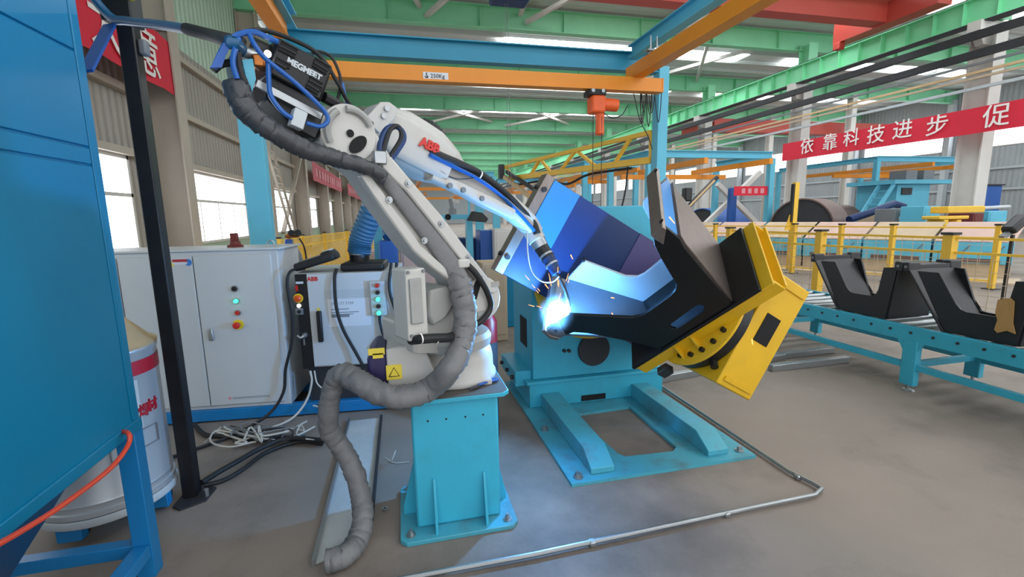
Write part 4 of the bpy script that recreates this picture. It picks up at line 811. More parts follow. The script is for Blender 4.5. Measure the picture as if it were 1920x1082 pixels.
# ---- torch, on the robot
W0 = RB(1001, 435, .22)
def TS(px, py, t): return at(px, py, Y=W0.y + (ARC.y - W0.y) * t)
to = root('welding_torch', W0, 'slim black welding torch with bent neck and hoses on the robot wrist', 'torch')
MB().cyl(TS(992, 424, 0), TS(1008, 452, .15), .056, n=28).build('mount_ring', 'robot_white', to, bev=.005)
MB().cyl(TS(1007, 450, .15), TS(1014, 463, .2), .05, n=28).build('adapter_ring', 'zinc', to)
MB().cyl(TS(1013, 461, .2), TS(1030, 488, .4), .046, .042, n=24).build('body', 'black', to)
MB().cyl(TS(1028, 484, .4), TS(1044, 513, .6), .04, .03, n=24).build('shock_sensor', 'navy', to)
for t_ in (.25, .6): a_, b_ = TS(1016, 466, .25), TS(1046, 514, .6); c = a_.lerp(b_, t_); MB().cyl(c, c + (b_ - a_).normalized() * .012, .048 - .008 * t_, n=20).build('collar', 'zinc', to)
MB().tube([TS(1043, 511, .6), TS(1052, 527, .72), TS(1061, 548, .84), TS(1067, 570, .93), TS(1068, 578, .95)], .0105, n=10).build('neck', 'gap_dark', to)
MB().cyl(TS(1067, 574, .94), TS(1069, 592, 1), .012, .0085, n=14).build('nozzle', 'copper', to)
MB().tube([RB(800, 278, 0.110), RB(822, 292, 0.100), RB(860, 308, 0.120), RB(900, 328, 0.150), RB(945, 362, 0.170), RB(975, 392, 0.180), TS(993, 415, .0) - V((0, .05, 0)), TS(1003, 438, .1) - V((0, .05, 0))], .024, n=12, k=10).build('torch_hose', 'rubber', to)
MB().tube([RB(806, 290, 0.080), RB(850, 312, 0.100), RB(900, 338, 0.120), RB(945, 372, 0.140), RB(978, 405, 0.160), TS(996, 432, .05) - V((0, .07, 0))], .011, n=8).build('air_hose', 'hose_blue', to)
MB().tube([RB(768, 240, 0.290), RB(782, 236, 0.290), RB(803, 238, 0.280), RB(823, 254, 0.260), RB(836, 280, 0.220), RB(842, 300, 0.190)], .05, n=14, rs=(.04, .03), ridge=.04, k=8).build('mesh_boot', 'rubber', None, 'black mesh boot arching over the forearm motor', 'boot')
MB().tube([TS(984, 430, 0) - V((0, .06, 0)), TS(983, 470, .1) - V((0, .08, 0)), TS(990, 505, .2) - V((0, .08, 0)), TS(1008, 524, .35) - V((0, .08, 0)), TS(1030, 526, .5) - V((0, .06, 0)), TS(1044, 517, .62) - V((0, .04, 0))], .004, n=6).build('sensor_wire', 'wire_white', to)
MB().tube([RB(810, 300, 0.100), RB(828, 322, 0.100), RB(855, 335, 0.110), RB(885, 334, 0.110), RB(896, 330, 0.110)], .003, n=6).build('sensor_wire', 'rubber', to)
c = RB(897, 328, 0.130); MB().lathe(c, (RB(905, 333, 0.130) - RB(890, 322, 0.130)).normalized(), [(.027, 0), (.027, .008)], n=16, cap=False).build('cable_tie', 'white_paint', to)
# ---- things lying about
pp = root('pliers', at(905, 722, Z=TOP + .01), 'blue-handled pliers lying on the pedestal top', 'pliers')
for k, dy in enumerate((0, .02)): MB().tube([at(897, 722, Z=TOP + .012) + V((0, dy, 0)), at(915, 716, Z=TOP + .014) + V((0, dy * 1.4, 0)), at(934, 712, Z=TOP + .012) + V((0, dy * .6, 0))], .007, n=8).build('handle', 'hose_blue', pp)
MB().tube([at(898, 724, Z=TOP + .012), at(880, 731, Z=TOP + .011)], .008, n=8, rs=(.009, .004)).build('jaw', 'gap_dark', pp)
c = at(722, 957, Z=0); MB().lathe(c, (0, 0, 1), [(.008, 0), (.016, 0), (.016, .014), (.008, .014), (.008, 0)], n=6, cap=False).build('hex_nut', 'zinc', None, 'loose steel nut lying on the floor by the pedestal', 'nut')
MB().tube([at(728, 868, Z=.01), at(735, 862, Z=.06), at(742, 845, Z=.08)], .003, n=6).tube([at(722, 858, Z=.01), at(740, 868, Z=.006), at(768, 866, Z=.006)], .003, n=6).build('wire_scrap', 'wire_white', None, 'short grey wire scrap on the floor behind the pedestal', 'wire')
ty = root('cable_tray', (-.35, 2.6, 0), 'zinc sheet metal cable tray lying on the floor under the grey sleeve', 'cable tray')
MB().prism([(-.445, 1.97, .002), (-.29, 2.04, .002), (-.22, 2.2, .002), (-.22, 3.45, .002), (-.45, 3.45, .002)], (0, 0, .004)).build('tray_floor', 'tray_zinc', ty)
MB().prism([(-.455, 1.965, 0), (-.44, 1.965, 0), (-.44, 3.45, 0), (-.455, 3.45, 0)], (0, 0, .03)).build('lip', 'zinc', ty); MB().bx(-.225, -.21, 2.22, 3.45, 0, .03).build('lip', 'gap_dark', ty)
# conduit along the floor
co_ = root('floor_conduit', (2.1, 1.85, 0), 'thin galvanised conduit pipe with an elbow running round the cell floor', 'pipe')
el = at(1540, 918, Z=.02); 
MB().tube([at(1222, 712, Z=.02), at(1480, 884, Z=.02), at(1524, 906, Z=.02), at(1541, 916, Z=.02), at(1528, 928, Z=.02), at(1362, 962, Z=.02), at(1000, 1040, Z=.02), at(700, 1095, Z=.02), at(700, 1095, Z=.02) + (at(700, 1095, Z=.02) - at(1000, 1040, Z=.02)).normalized() * .8], .011, n=10, k=0).build('pipe', 'zinc', co_)
for px, py in ((1496, 893), (1362, 962), (1110, 1016)): c = at(px, py, Z=.02); MB().box(c + V((0, 0, -.005)), (.03, .034, .026)).build('saddle_clip', 'zinc', co_, bev=.006)
# ================================================================== ROLLER CONVEYOR
cvr = root('roller_conveyor', (4.4, 2.5, 0), 'cyan roller conveyor carrying black brackets along the right side', 'conveyor')
CX0, CX1 = 4.0, 4.72; CY0, CY1 = .6, 5.6; RT = .54
for x in (CX0, CX1): MB().bx(x, x + .05, CY0, CY1, RT - .125, RT - .0).build('side_rail', 'cyan', cvr, bev=.004)
y = CY0 + .08
rl0 = None
while y < CY1:
    m = MB().cyl((CX0 + .05, y, RT - .028), (CX1, y, RT - .028), .028, n=14).build('roller', 'zinc', cvr)
    MB().cyl((CX0 - .001, y, RT - .05), (CX0 - .008, y, RT - .05), .011, n=8).build('axle_bolt', 'gap_dark', cvr); y += .165
for yy in (1.2, 2.82, 4.4, 5.5):
    for x in (CX0, CX1):
        lg_ = MB().bx(x - .005, x + .055, yy - .055, yy + .055, .05, RT - .115).build('leg', 'cyan', cvr, bev=.004)
        MB().cyl((x + .025, yy, .01), (x + .025, yy, .05), .012, n=10).cyl((x + .025, yy, 0), (x + .025, yy, .012), .05, .035, n=18).build('levelling_foot', 'zinc', lg_)
    MB().bar((CX0 + .05, yy, .22), (CX1, yy, .22), .04, .05, (0, 0, 1)).build('crossbar', 'cyan', cvr)
    MB().prism([(CX0 - .002, yy - .11, RT - .115), (CX0 - .002, yy + .11, RT - .115), (CX0 - .002, yy + .055, RT - .2), (CX0 - .002, yy - .055, RT - .2)], (.008, 0, 0)).build('gusset', 'cyan', cvr)
for x in (CX0 + .005, CX1): MB().bx(x, x + .045, CY0, CY1, .185, .235).build('stretcher', 'cyan', cvr, bev=.003)
zc = RT + .0
labs = ['black saddle bracket farthest along the roller conveyor', 'black saddle bracket in the middle of the conveyor beside the taped one', 'black saddle bracket with a patch of brown tape on its near plate']
mat('bracket_black', '#1f2022', .42, var=.15, scale=9, bump=.04, bscale=30)
CPF = [(-.394, .447), (-.236, .453), (-.092, .224), (-.062, .194), (-.023, .181), (.15, .183), (.185, .2), (.205, .24), (.233, .447), (.345, .46), (.29, 0), (-.15, 0)]
CPB = [(-.45, .45), (-.366, .45), (-.25, .145), (-.215, .122), (-.17, .115), (.08, .115), (.12, .13), (.25, .45), (.345, .46), (.29, 0), (-.15, 0)]
def make_conv_bracket(yc, lab, D=.50, x0=4.055):
    def Q(x, y, z): return V((x0 + y, yc - x, zc + z))
    o = root('bracket', (x0 + D / 2, yc, zc), lab, 'bracket', 'black saddle brackets')
    X = V((1, 0, 0))
    MB().prism([Q(x, .012, z) for x, z in CPF], X * .02).build('front_plate', 'bracket_black', o, bev=.004)
    MB().prism([Q(x, D - .02, z) for x, z in CPB], X * .02).build('back_plate', 'bracket_black', o, bev=.004)
    MB().prism([Q(-.465, 0, .455), Q(-.445, 0, .455), Q(-.145, 0, 0), Q(-.165, 0, 0)], X * D).build('side_wall', 'bracket_black', o, bev=.004)
    MB().prism([Q(.335, .03, .465), Q(.355, .03, .465), Q(.30, .03, 0), Q(.28, .03, 0)], X * (D - .03)).build('side_wall', 'bracket_black', o, bev=.004)
    MB().prism([Q(-.15, .03, .001), Q(.29, .03, .001), Q(.29, .03, .016), Q(-.15, .03, .016)], X * (D - .05)).build('bottom_plate', 'bracket_black', o)
    for sx, xa, xb in ((-1, -.485, -.445), (1, .345, .40)):
        f = MB().prism([Q(xa, -.01, .45), Q(xb, -.01, .45), Q(xb, -.01, .49), Q(xa, -.01, .49)], X * (D + .07)).build('flange', 'bracket_black', o, bev=.004)
        for y in (-.012, D - .06):
            MB().prism([Q(xa - .006, y, .43), Q(xb + .004, y, .43), Q(xb + .004, y, .512), Q(xa - .006, y, .512)], X * .125).build('lug', 'bracket_black', f, bev=.01)
            c = Q((xa + xb) / 2, y - .001 if y < 0 else y + .06, .475)
            if y < 0: MB().cyl(c, c - X * .004, .012, n=12).build('bolt_hole', 'mid_grey', f)
    return o
for k, (yc, lab) in enumerate(zip((3.39, 2.49, 1.59), labs)):
    o = make_conv_bracket(yc, lab)
    if k == 2:
        TX = at(1885, 600, X=4.06)
        MB().prism([at(x, y, X=4.064) for x, y in ((1873, 562), (1884, 560), (1896, 559), (1903, 566), (1902, 580), (1900, 605), (1905, 626), (1890, 620), (1872, 624), (1866, 618), (1872, 600), (1868, 585))], (-.012, 0, 0)).build('brown_tape', 'cardboard', o)
# ================================================================== OVERHEAD LIGHT CRANE
gf = root('gantry_frame', (1, 6, 0), 'blue steel gantry frame spanning behind the robot cell', 'gantry')
pL = at(480, 300, Y=6.0); pR = at(1235, 300, Y=6.0)
MB().bx(pL.x - .13, pL.x + .11, 5.92, 6.08, 0, 3.2).build('post', 'sky_blue_steel', gf, bev=.008)
MB().bx(pR.x - .075, pR.x + .075, 5.92, 6.08, 0, 3.42).build('post', 'sky_blue_steel', gf, bev=.008)
z1 = at(900, 82, Y=6.0).z
MB().ibeam((pL.x + .25, 6.0, z1 - .11), (pR.x - .02, 6.0, z1 - .11), .14, .24, tf=.06, tw=.1).build('cross_beam', 'steel_teal', gf)
for nm, px, py in (('runner', 1192, 92), ('runner', 541, 30)):
    c = at(px, py, Y=5.85); MB().ibeam((c.x, 5.95, c.z - .02), (c.x, .3, c.z - .02), .13, .17, tf=.08, tw=.12).build('runner_beam', 'sky_blue_steel', gf)
cr = root('light_crane', (1, 5.6, 2.9), 'orange light crane girder with hoist hung across the cell', 'crane')
g0, g1 = at(560, 130, Y=5.6), at(1238, 163, Y=5.6); zt = at(1238, 149, Y=5.6).z; zb = at(1238, 175, Y=5.6).z
g0.x = -1.4
gm = MB().bx(g0.x, g1.x, 5.55, 5.65, zb + .02, zt).bx(g0.x, g1.x, 5.53, 5.67, zb, zb + .022).build('girder', 'orange', cr)
MB().bx(g1.x, g1.x + .015, 5.545, 5.655, zb, zt).build('end_cap', 'orange', cr)
c = at(817, 142.5, Y=5.545); pt = MB().box(c, (.28, .006, .075)).build('load_plate', 'paper', gm)
text('250Kg', .062, c + V((-.06, -.006, -.022)), (1, 0, 0), (0, 0, 1), 'gap_dark', pt, depth=.001)
MB().tube([c + V((-.1, -.006, .03)), c + V((-.1, -.006, .0)), c + V((-.085, -.006, -.015)), c + V((-.105, -.006, -.022)), c + V((-.12, -.006, -.01))], .005, n=5).build('hook_mark', 'gap_dark', pt)
for px, py, lab in ((1180, 140, 0), (527, 55, 1)):
    c = at(px, py, Y=5.75); z = c.z; x = c.x + (.02 if lab == 0 else 0)
    rl_ = MB().bx(x - .055, x + .055, .3, 5.78, z - .06, z + .08).bx(x - .075, x + .075, .3, 5.78, z - .085, z - .06).build('runway_rail', 'orange', cr)
    for yy in (5.2, 3.6, 2.2): MB().cyl((x - .04, yy, z + .08), (x - .04, yy, z + .27), .01, n=8).cyl((x + .04, yy, z + .08), (x + .04, yy, z + .27), .01, n=8).bx(x - .09, x + .09, yy - .04, yy + .04, z + .1, z + .12).build('hanger', 'zinc', rl_)
hc = at(1128, 183, Y=5.6)
ho = root('chain_hoist', (hc.x, 5.6, 1.4), 'orange electric chain hoist hanging under the crane girder', 'hoist')
MB().bx(hc.x - .2, hc.x + .02, 5.5, 5.7, zb - .075, zb - .005).build('trolley', 'black', ho, bev=.008)
for dx in (-.16, -.03): MB().cyl((hc.x + dx, 5.49, zb - .03), (hc.x + dx, 5.48, zb - .03), .022, n=14).build('trolley_wheel', 'pale_grey', ho)
zh = at(1128, 197, Y=5.6).z
MB().bx(hc.x - .16, hc.x + .02, 5.5, 5.7, zh - .11, zh + .1).build('gearbox', 'hoist_orange', ho, bev=.03)
MB().cyl((hc.x + .01, 5.6, zh + .01), (hc.x + .21, 5.6, zh - .0), .075, n=24).build('motor', 'hoist_orange', ho, bev=.01)
MB().cyl((hc.x - .07, 5.6, zh + .1), (hc.x - .07, 5.6, zb - .07), .02, n=10).build('hook_shank', 'black', ho)
MB().lathe((hc.x - .02, 5.6, zh - .36), (0, 0, 1), [(.04, 0), (.055, .02), (.05, .2), (.065, .25), (0, .25)], n=18).build('chain_bag', 'hoist_orange', ho)
for dx in (-.13, -.015): MB().cyl((hc.x + dx, 5.55, zh - .1), (hc.x + dx, 5.55, 1.15), .0045, n=6).build('chain', 'gap_dark', ho)
MB().tube([(hc.x + .0, 5.55, zh - .1), (hc.x + .12, 5.55, zh - .16), (hc.x + .25, 5.55, zh - .12), (hc.x + .33, 5.55, zh + .0)], .006, n=6).build('power_cable', 'rubber', ho)
c = at(955, 0, Y=9.0); rh = root('rope_hoist', (c.x, 9, c.z), 'dark blue rope hoist at the top edge of the picture', 'hoist')
MB().bx(c.x - .35, c.x + .35, 8.8, 9.2, c.z - .06, c.z + .35).build('hoist_drum', 'navy', rh, bev=.04); MB().bx(c.x - .5, c.x + .5, 8.95, 9.05, c.z + .35, 8.62).build('hanger', 'navy', rh)
for px in (948, 953): c = at(px, 60, Y=9.0); MB().cyl((c.x, 9.0, c.z + .7), (c.x, 9.0, 1.6), .005, n=5).build('rope', 'mid_grey', rh)
wi = root('festoon_cables', at(1218, 175, Y=5.7), 'bundle of black festoon cable loops hanging at the blue gantry post', 'cable bundle')
random.seed(11)
for k in range(7):
    x0 = 1198 + random.uniform(0, 30); x1 = x0 + random.uniform(5, 13); h = random.uniform(35, 66); a, b_, m_ = at(x0, 174, Y=5.72), at(x1, 174, Y=5.72), at((x0 + x1) / 2 + random.uniform(-3, 3), 174 + h, Y=5.72)
    MB().tube([a, a.lerp(m_, .55) + V((-.01, 0, 0)), m_, b_.lerp(m_, .55) + V((.01, 0, 0)), b_], .0055, n=6).build('cable_loop', 'rubber', wi)
MB().tube([at(1188, 175, Y=5.8), at(1200, 225, Y=5.8), at(1215, 255, Y=5.8), at(1223, 280, Y=5.8)], .006, n=6).build('cable_loop', 'rubber', wi)
# yellow lattice boom
bm = root('lattice_boom', (pR.x, 6.1, 2.2), 'yellow lattice boom reaching away from the blue gantry post', 'boom')
T0, T1 = at(1222, 248, Y=6.1), at(945, 314, Y=9.5); Q0, Q1 = at(1222, 300, Y=6.1), at(955, 335, Y=9.5)
MB().bar(T0, T1, .06, .06, (0, 0, 1)).build('chord', 'fence_yellow', bm); MB().bar(Q0, Q1, .09, .09, (0, 0, 1)).build('chord', 'fence_yellow', bm); MB().bar(T0, Q0, .06, .06).build('upright', 'fence_yellow', bm)
for a, b_ in ((.1, .2), (.42, .3), (.42, .56), (.68, .62), (.68, .8), (.98, .96)): MB().bar(T0.lerp(T1, a), Q0.lerp(Q1, b_), .045, .045).build('diagonal', 'fence_yellow', bm)
MB().box(at(940, 322, Y=9.5), (.1, .15, .28)).build('tip_bracket', 'black', bm)
MB().bar(at(950, 322, Y=9.4), at(1003, 356, Y=8.6), .06, .06).build('boom_arm', 'gap_dark', bm); MB().bar(at(946, 332, Y=9.4), at(992, 368, Y=8.6), .07, .07).build('boom_arm', 'kraft', bm)
MB().tube([Q0.lerp(Q1, .1) - V((0, 0, .08)), Q0.lerp(Q1, .35) - V((0, 0, .1)), Q0.lerp(Q1, .5) - V((0, 0, .22)), Q0.lerp(Q1, .65) - V((0, 0, .12)), Q0.lerp(Q1, .9) - V((0, 0, .14))], .02, n=6).build('cable', 'rubber', bm)
MB().tube([at(1178, 308, Y=6.9), at(1172, 360, Y=6.9), at(1164, 395, Y=6.9)], .014, n=8).build('drop_cable', 'rubber', bm)
# further gantries down the hall
def gantry(Y, x0, x1, z, lab, mb_='sky_blue_steel', rails=2, girder=True, D=5):
    g = root('gantry_frame', ((x0 + x1) / 2, Y, 0), lab, 'gantry', 'blue gantries down the hall')
    for x in (x0, x1): MB().bx(x - .09, x + .09, Y - .09, Y + .09, 0, z).build('post', mb_, g)
    MB().ibeam((x0, Y, z + .1), (x1, Y, z + .1), .16, .22).build('cross_beam', mb_, g)
    for x in (x0, x1): MB().bx(x - .09, x + .09, Y + D, Y + D + .18, 0, z).build('post', mb_, g); MB().ibeam((x, Y, z + .1), (x, Y + D + .1, z + .1), .14, .2).build('side_beam', mb_, g)
    for k in range(rails):
        x = x0 + (x1 - x0) * (.25 + .5 * k); MB().bx(x - .06, x + .06, Y - 1.2, Y + D, z - .3, z - .14).build('crane_rail', 'orange', g)
    if girder: MB().bx(x0 + .1, x1 - .1, Y + 2, Y + 2.12, z - .5, z - .34).build('crane_girder', 'orange', g)
gantry(13.0, at(1218, 290, Y=13).x, at(1447, 290, Y=13).x, at(1330, 296, Y=13).z, 'blue gantry with orange rails just left of the big red banner', D=2.6)
gantry(17.0, at(1096, 330, Y=17).x, at(1192, 330, Y=17).x, 3.25, 'blue gantry with orange rails seen under the yellow boom')
gantry(21.0, -.2, 4.2, 3.2, 'blue gantry with orange rails seen between the robot arms')
gantry(33.0, .5, 5.5, 3.2, 'far blue gantry above the white cabinet beyond the robot')
gantry(25.0, 5.2, 10.5, 3.2, 'small distant blue gantry farthest down the hall middle')
gantry(15.5, at(1642, 330, Y=15.5).x, at(1822, 330, Y=15.5).x, at(1700, 303, Y=15.5).z, 'blue gantry behind the nearest white column')
# ================================================================== FENCES
def fence(pts, h, lab, nm='safety_fence', grid=.16, fill=None, pw=.07, cap=True, rail2=.5, base=.15):
    f = root(nm, pts[len(pts) // 2], lab, 'fence', 'yellow safety fences')
    for i, p in enumerate(pts):
        p = V(p); po_ = MB().bx(p.x - pw / 2, p.x + pw / 2, p.y - pw / 2, p.y + pw / 2, 0, h).build('post', 'fence_yellow', f)
        MB().bx(p.x - pw * 1.2, p.x + pw * 1.2, p.y - pw * 1.2, p.y + pw * 1.2, 0, .015).build('foot_plate', 'gap_dark', po_)
        if cap: MB().bx(p.x - pw * .65, p.x + pw * .65, p.y - pw * .65, p.y + pw * .65, h, h + .03).build('post_cap', 'black', po_)
    for a, b_ in zip(pts[:-1], pts[1:]):
        a, b_ = V(a), V(b_); d = (b_ - a).normalized(); L = (b_ - a).length
        for z in (h - .04, h - .22, base): MB().bar(a + V((0, 0, z)), b_ + V((0, 0, z)), .03, .03, (0, 0, 1)).build('rail', 'fence_yellow', f)
        m = MB(); k = 0
        if fill:
            n_ = max(3, int(L / fill))
            for i in range(n_): p = a + d * (L * (i + .5) / n_); m.bar(p + V((0, 0, base)), p + V((0, 0, h - .04)), .004, fill * .55, d)
            m.build('slat_infill', 'fence_yellow', f, kind='stuff')
        else:
            x = grid
            while x < L: m.bar(a + d * x + V((0, 0, base)), a + d * x + V((0, 0, h - .22)), .006, .006); x += grid
            z = base + grid
            while z < h - .25: m.bar(a + V((0, 0, z)), b_ + V((0, 0, z)), .006, .006); z += grid
            m.build('wire_mesh', 'tan_slab', f, kind='stuff')
    return f
Z1 = 1.15
fence([V((p.x, p.y, 0)) for p in (at(1200, 421, Z=Z1), at(1252, 421, Z=Z1), at(1342, 421, Z=Z1), at(1410, 421, Z=Z1), at(1491, 421, Z=Z1), V((9.3, 8.2, 0)), V((9.62, 7.35, 0)), V((10.4, 6.1, 0)))], Z1, 'yellow wire mesh safety fence in front of the long cyan line', pw=.08)
fence([V((6.35, 8.0, 0)), V((6.47, 6.05, 0)), V((6.72, 4.42, 0)), V((6.9, 3.55, 0))], 1.15, 'near yellow mesh fence with black capped posts behind the conveyor', pw=.11, grid=.14)
fence([V((-2.25, 9.6, 0)), V((-2.1, 11, 0)), V((-1.85, 12.4, 0)), V((-1.5, 14, 0)), V((-1.0, 16, 0)), V((-.4, 18.5, 0)), V((.3, 22, 0)), V((.9, 26, 0))], 1.13, 'long yellow slatted fence receding along the left windows', fill=.07, pw=.06)
# ================================================================== RIGHT BACKGROUND
ln = root('cyan_assembly_line', (10, 10, 0), 'long cyan assembly line with sloping tan covers behind the mesh fence', 'machine')
LA0, LA1 = V((8.2, 13.2, 0)), V((12.0, 6.6, 0)); ld_ = (LA1 - LA0).normalized(); lo = V((-ld_.y, ld_.x, 0)); lo = lo if lo.x > 0 else -lo
LM = MX((ld_, lo, V((0, 0, 1)))).transposed(); LL = (LA1 - LA0).length; k = 0; x = 0.0
while x < LL - .2:
    w = 1.25; c = LA0 + ld_ * (x + w / 2)
    MB().box(c + lo * .4 + V((0, 0, .53)), (w - .04, .8, .44), LM).build('cabinet', 'sky_blue_steel', ln, bev=.01)
    MB().box(c + lo * .42 + V((0, 0, .17)), (w - .04, .7, .27), LM).build('plinth', 'tan_slab', ln)
    p = [LA0 + ld_ * (x + .03) + V((0, 0, .76)), LA0 + ld_ * (x + w - .03) + V((0, 0, .76)), LA0 + ld_ * (x + w + .12) + lo * .75 + V((0, 0, 1.14)), LA0 + ld_ * (x + .18) + lo * .75 + V((0, 0, 1.14))]
    MB().prism(p, V((0, 0, .02))).build('cover', 'pink_wall' if k % 2 else 'tan_slab', ln)
    MB().box(c + lo * -.004 + V((0, 0, .37)), (w * .7, .012, .09), LM).build('grille', 'pipe_brown', ln)
    for j in range(2):
        q = LA0 + ld_ * (x + .3 + j * .5) + lo * -.012 + V((0, 0, .55)); MB().tube([q, q + ld_ * .2, q + ld_ * .3 + V((0, 0, .14))], .012, n=5, k=0).build('hook_bracket', 'mid_grey', ln)
    x += w; k += 1
MB().prism([(7.6, 12.6, 0), (11.3, 6.2, 0), (12.2, 6.7, 0), (8.5, 13.1, 0)], (0, 0, .03)).build('line_platform', 'tan_slab', None, 'flat tan platform under the long cyan line', 'platform')
def cyl_lying(px, top, Y, L, ang, m, lab, cat='pipe', cap='gap_dark', nm='steel_pipe'):
    c = at(px, top, Y=Y); r = c.z / 2; c.z = r; d = V((math.cos(ang), math.sin(ang), 0)); o = root(nm, c - V((0, 0, r)), lab, cat)
    MB().lathe(c - d * L / 2, d, [(r, 0), (r, L), (r - .04, L), (r - .04, .0), (r, 0)], n=36, cap=False).build('shell', m, o)
    MB().cyl(c - d * (L / 2 - .05), c - d * (L / 2 - .08), r - .03, n=36).build('end_disc', cap, o); return o
cyl_lying(1520, 372, 12.2, 1.3, math.radians(25), 'pipe_brown', 'large brown steel pipe behind the fence nearest the banner column', 'pipe')
cyl_lying(1562, 384, 14.3, 1.2, math.radians(10), 'pipe_brown', 'dark mouthed brown steel pipe in the middle of the pipe row', 'pipe')
cyl_lying(1600, 386, 16.8, 1.4, math.radians(10), 'gap_dark', 'dark steel pipe nearest the inclined blue tube', 'pipe')
cyl_lying(1352, 390, 18.6, 2.8, math.radians(20), 'royal_blue', 'blue horizontal tank with a dark end behind the white lattice', 'tank', nm='storage_tank')
MB().tube([at(1592, 412, Y=11.2), at(1640, 396, Y=11.2), at(1676, 382, Y=11.2), at(1694, 388, Y=11.2)], .11, n=10, k=0).build('inclined_tube', 'navy', None, 'inclined dark blue tube rising over the pipes', 'tube')
cb_ = root('operator_cab', at(1690, 400, Y=14), 'cyan machine cab with ladder and platform beyond the pipes', 'machine')
c0, c1 = at(1678, 395, Y=13), at(1745, 345, Y=13)
MB().bx(c0.x, c1.x, 13, 14.5, 0, c1.z).build('body', 'sky_blue_steel', cb_, bev=.02); MB().bx(c0.x - .4, c1.x + .8, 12.8, 14.6, c1.z, c1.z + .14).build('platform', 'sky_blue_steel', cb_)
a, b_ = at(1690, 365, Y=12.98), at(1710, 352, Y=12.98); MB().bx(a.x, b_.x, 12.96, 13, a.z, b_.z).build('cab_window', 'gap_dark', cb_)
for dx in (0, .5): MB().bar((c0.x - 1.5 + dx * .1, 12.9 + dx, .6), (c0.x - .3, 12.9 + dx, c1.z), .06, .12).build('ladder_rail', 'sky_blue_steel', cb_)
for i in range(7): t = i / 7; MB().bar((c0.x - 1.5 + 1.2 * t, 12.9, .7 + (c1.z - .7) * t), (c0.x - 1.45 + 1.2 * t, 13.4, .7 + (c1.z - .7) * t), .05, .03).build('rung', 'sky_blue_steel', cb_)
for i, x in enumerate((c0.x + .6, c0.x + 1.4)): MB().bx(x, x + .5, 13.2, 13.8, c1.z + .14, c1.z + .5).build('roof_unit', 'mid_grey', cb_)
for k, (x0, y0, x1, y1, Y, m, lab, cat, nm) in enumerate([
        (1677, 391, 1702, 421, 10.2, 'mid_grey', 'left grey cabinet with a white label beyond the fence', 'cabinet', 'control_cabinet'),
        (1704, 390, 1727, 421, 10.2, 'mid_grey', 'plain grey cabinet beside the labelled one', 'cabinet', 'control_cabinet'),
        (1730, 386, 1764, 420, 9.4, 'sky_blue_steel', 'cyan machine head between grey cabinets and yellow arm', 'machine', 'spindle_unit'),
        (1824, 399, 1846, 420, 9.0, 'maroon', 'maroon box right of the nearest white column', 'box', 'tool_box'),
        (1852, 395, 1890, 421, 9.0, 'sky_blue_steel', 'cyan machine box beside the maroon box', 'machine', 'machine_box'),
        (1640, 404, 1668, 421, 11.6, 'tan_slab', 'pale tan crate below the inclined blue tube', 'crate', 'tan_crate'),
        (1838, 348, 1880, 378, 12.5, 'royal_blue', 'blue bin high behind the nearest white column', 'bin', 'blue_bin')]):
    a, b_ = at(x0, y1, Y=Y), at(x1, y0, Y=Y); o = root(nm, ((a.x + b_.x) / 2, Y + .3, 0), lab, cat)
    MB().bx(a.x, b_.x, Y, Y + .6, .0, b_.z).build('body', m, o, bev=.015)
    MB().bx(a.x + .04, b_.x - .04, Y - .012, Y, .12, b_.z - .06).build('front_panel', m, o, bev=.006)
    if k == 0: MB().bx(a.x + .12, b_.x - .12, Y - .018, Y - .012, b_.z - .32, b_.z - .22).build('label_plate', 'paper', o)
    if k == 6: MB().bx(a.x - .05, b_.x + .05, Y - .05, Y + .65, b_.z, b_.z + .05).build('rim', 'gap_dark', o)
ym = root('manipulator', at(1745, 430, Y=8.6), 'yellow manipulator arm standing behind the mesh fence', 'manipulator')
for x0, y0, x1, y1, nm in ((1760, 386, 1830, 400, 'upper_arm'), (1744, 404, 1800, 412, 'lower_arm'), (1752, 412, 1762, 424, 'strut'), (1776, 412, 1786, 424, 'strut'), (1748, 422, 1800, 428, 'turntable')):
    a, b_ = at(x0, y1, Y=8.6), at(x1, y0, Y=8.6); MB().bx(a.x, b_.x, 8.4, 8.8, a.z, b_.z).build(nm, 'fence_yellow', ym, bev=.02)
a, b_ = at(1758, 430, Y=8.6), at(1790, 428, Y=8.6); MB().bx(a.x, b_.x, 8.45, 8.75, 0, b_.z + .02).build('pedestal', 'tan_slab', ym)
a = at(1830, 391, Y=8.6); MB().cyl(a, a + V((1.1, 0, .03)), .045, n=10).build('push_rod', 'pale_grey', ym)
bt = root('boom_tool', at(1893, 545, Y=3.9), 'black tool head on a thin dark pole at the right edge', 'tool')
MB().bar(V((at(1880, 560, Y=4.0).x, 4.0, 0)), at(1899, 440, Y=4.0), .03, .03).build('pole', 'black', bt)
MB().box(at(1905, 420, Y=4.0), (.3, .14, .1), MX.Rotation(-.6, 3, 'Y')).build('head', 'black', bt, bev=.03); MB().bar(at(1898, 432, Y=4.0), at(1878, 446, Y=4.0), .05, .05).build('hook_arm', 'mid_grey', bt)
wx = root('lattice_brace', at(1370, 420, Y=15), 'white crossed lattice brace behind the welded bracket', 'brace')
for a, b_ in (((1318, 425), (1425, 322)), ((1345, 345), (1440, 440)), ((1440, 300), (1440, 440))):
    p, q = at(*a, Y=15), at(*b_, Y=15); p.z = max(p.z, 0); q.z = max(q.z, 0); MB().bar(p, q, .16, .16, (0, 1, 0)).build('bar', 'white_steel', wx)
MB().bx(*[v for c in [at(1372, 385, Y=14.5)] for v in (c.x - .13, c.x + .13, 14.4, 14.6, 0, at(1372, 352, Y=14.5).z)]).build('pillar_pipe', 'royal_blue', None, 'upright blue pipe in front of the white lattice brace', 'pipe', bev=.03)
yp = root('signal_post', at(1484, 420, Y=9.6), 'yellow upright post with black sensor rail beside the fence', 'post')
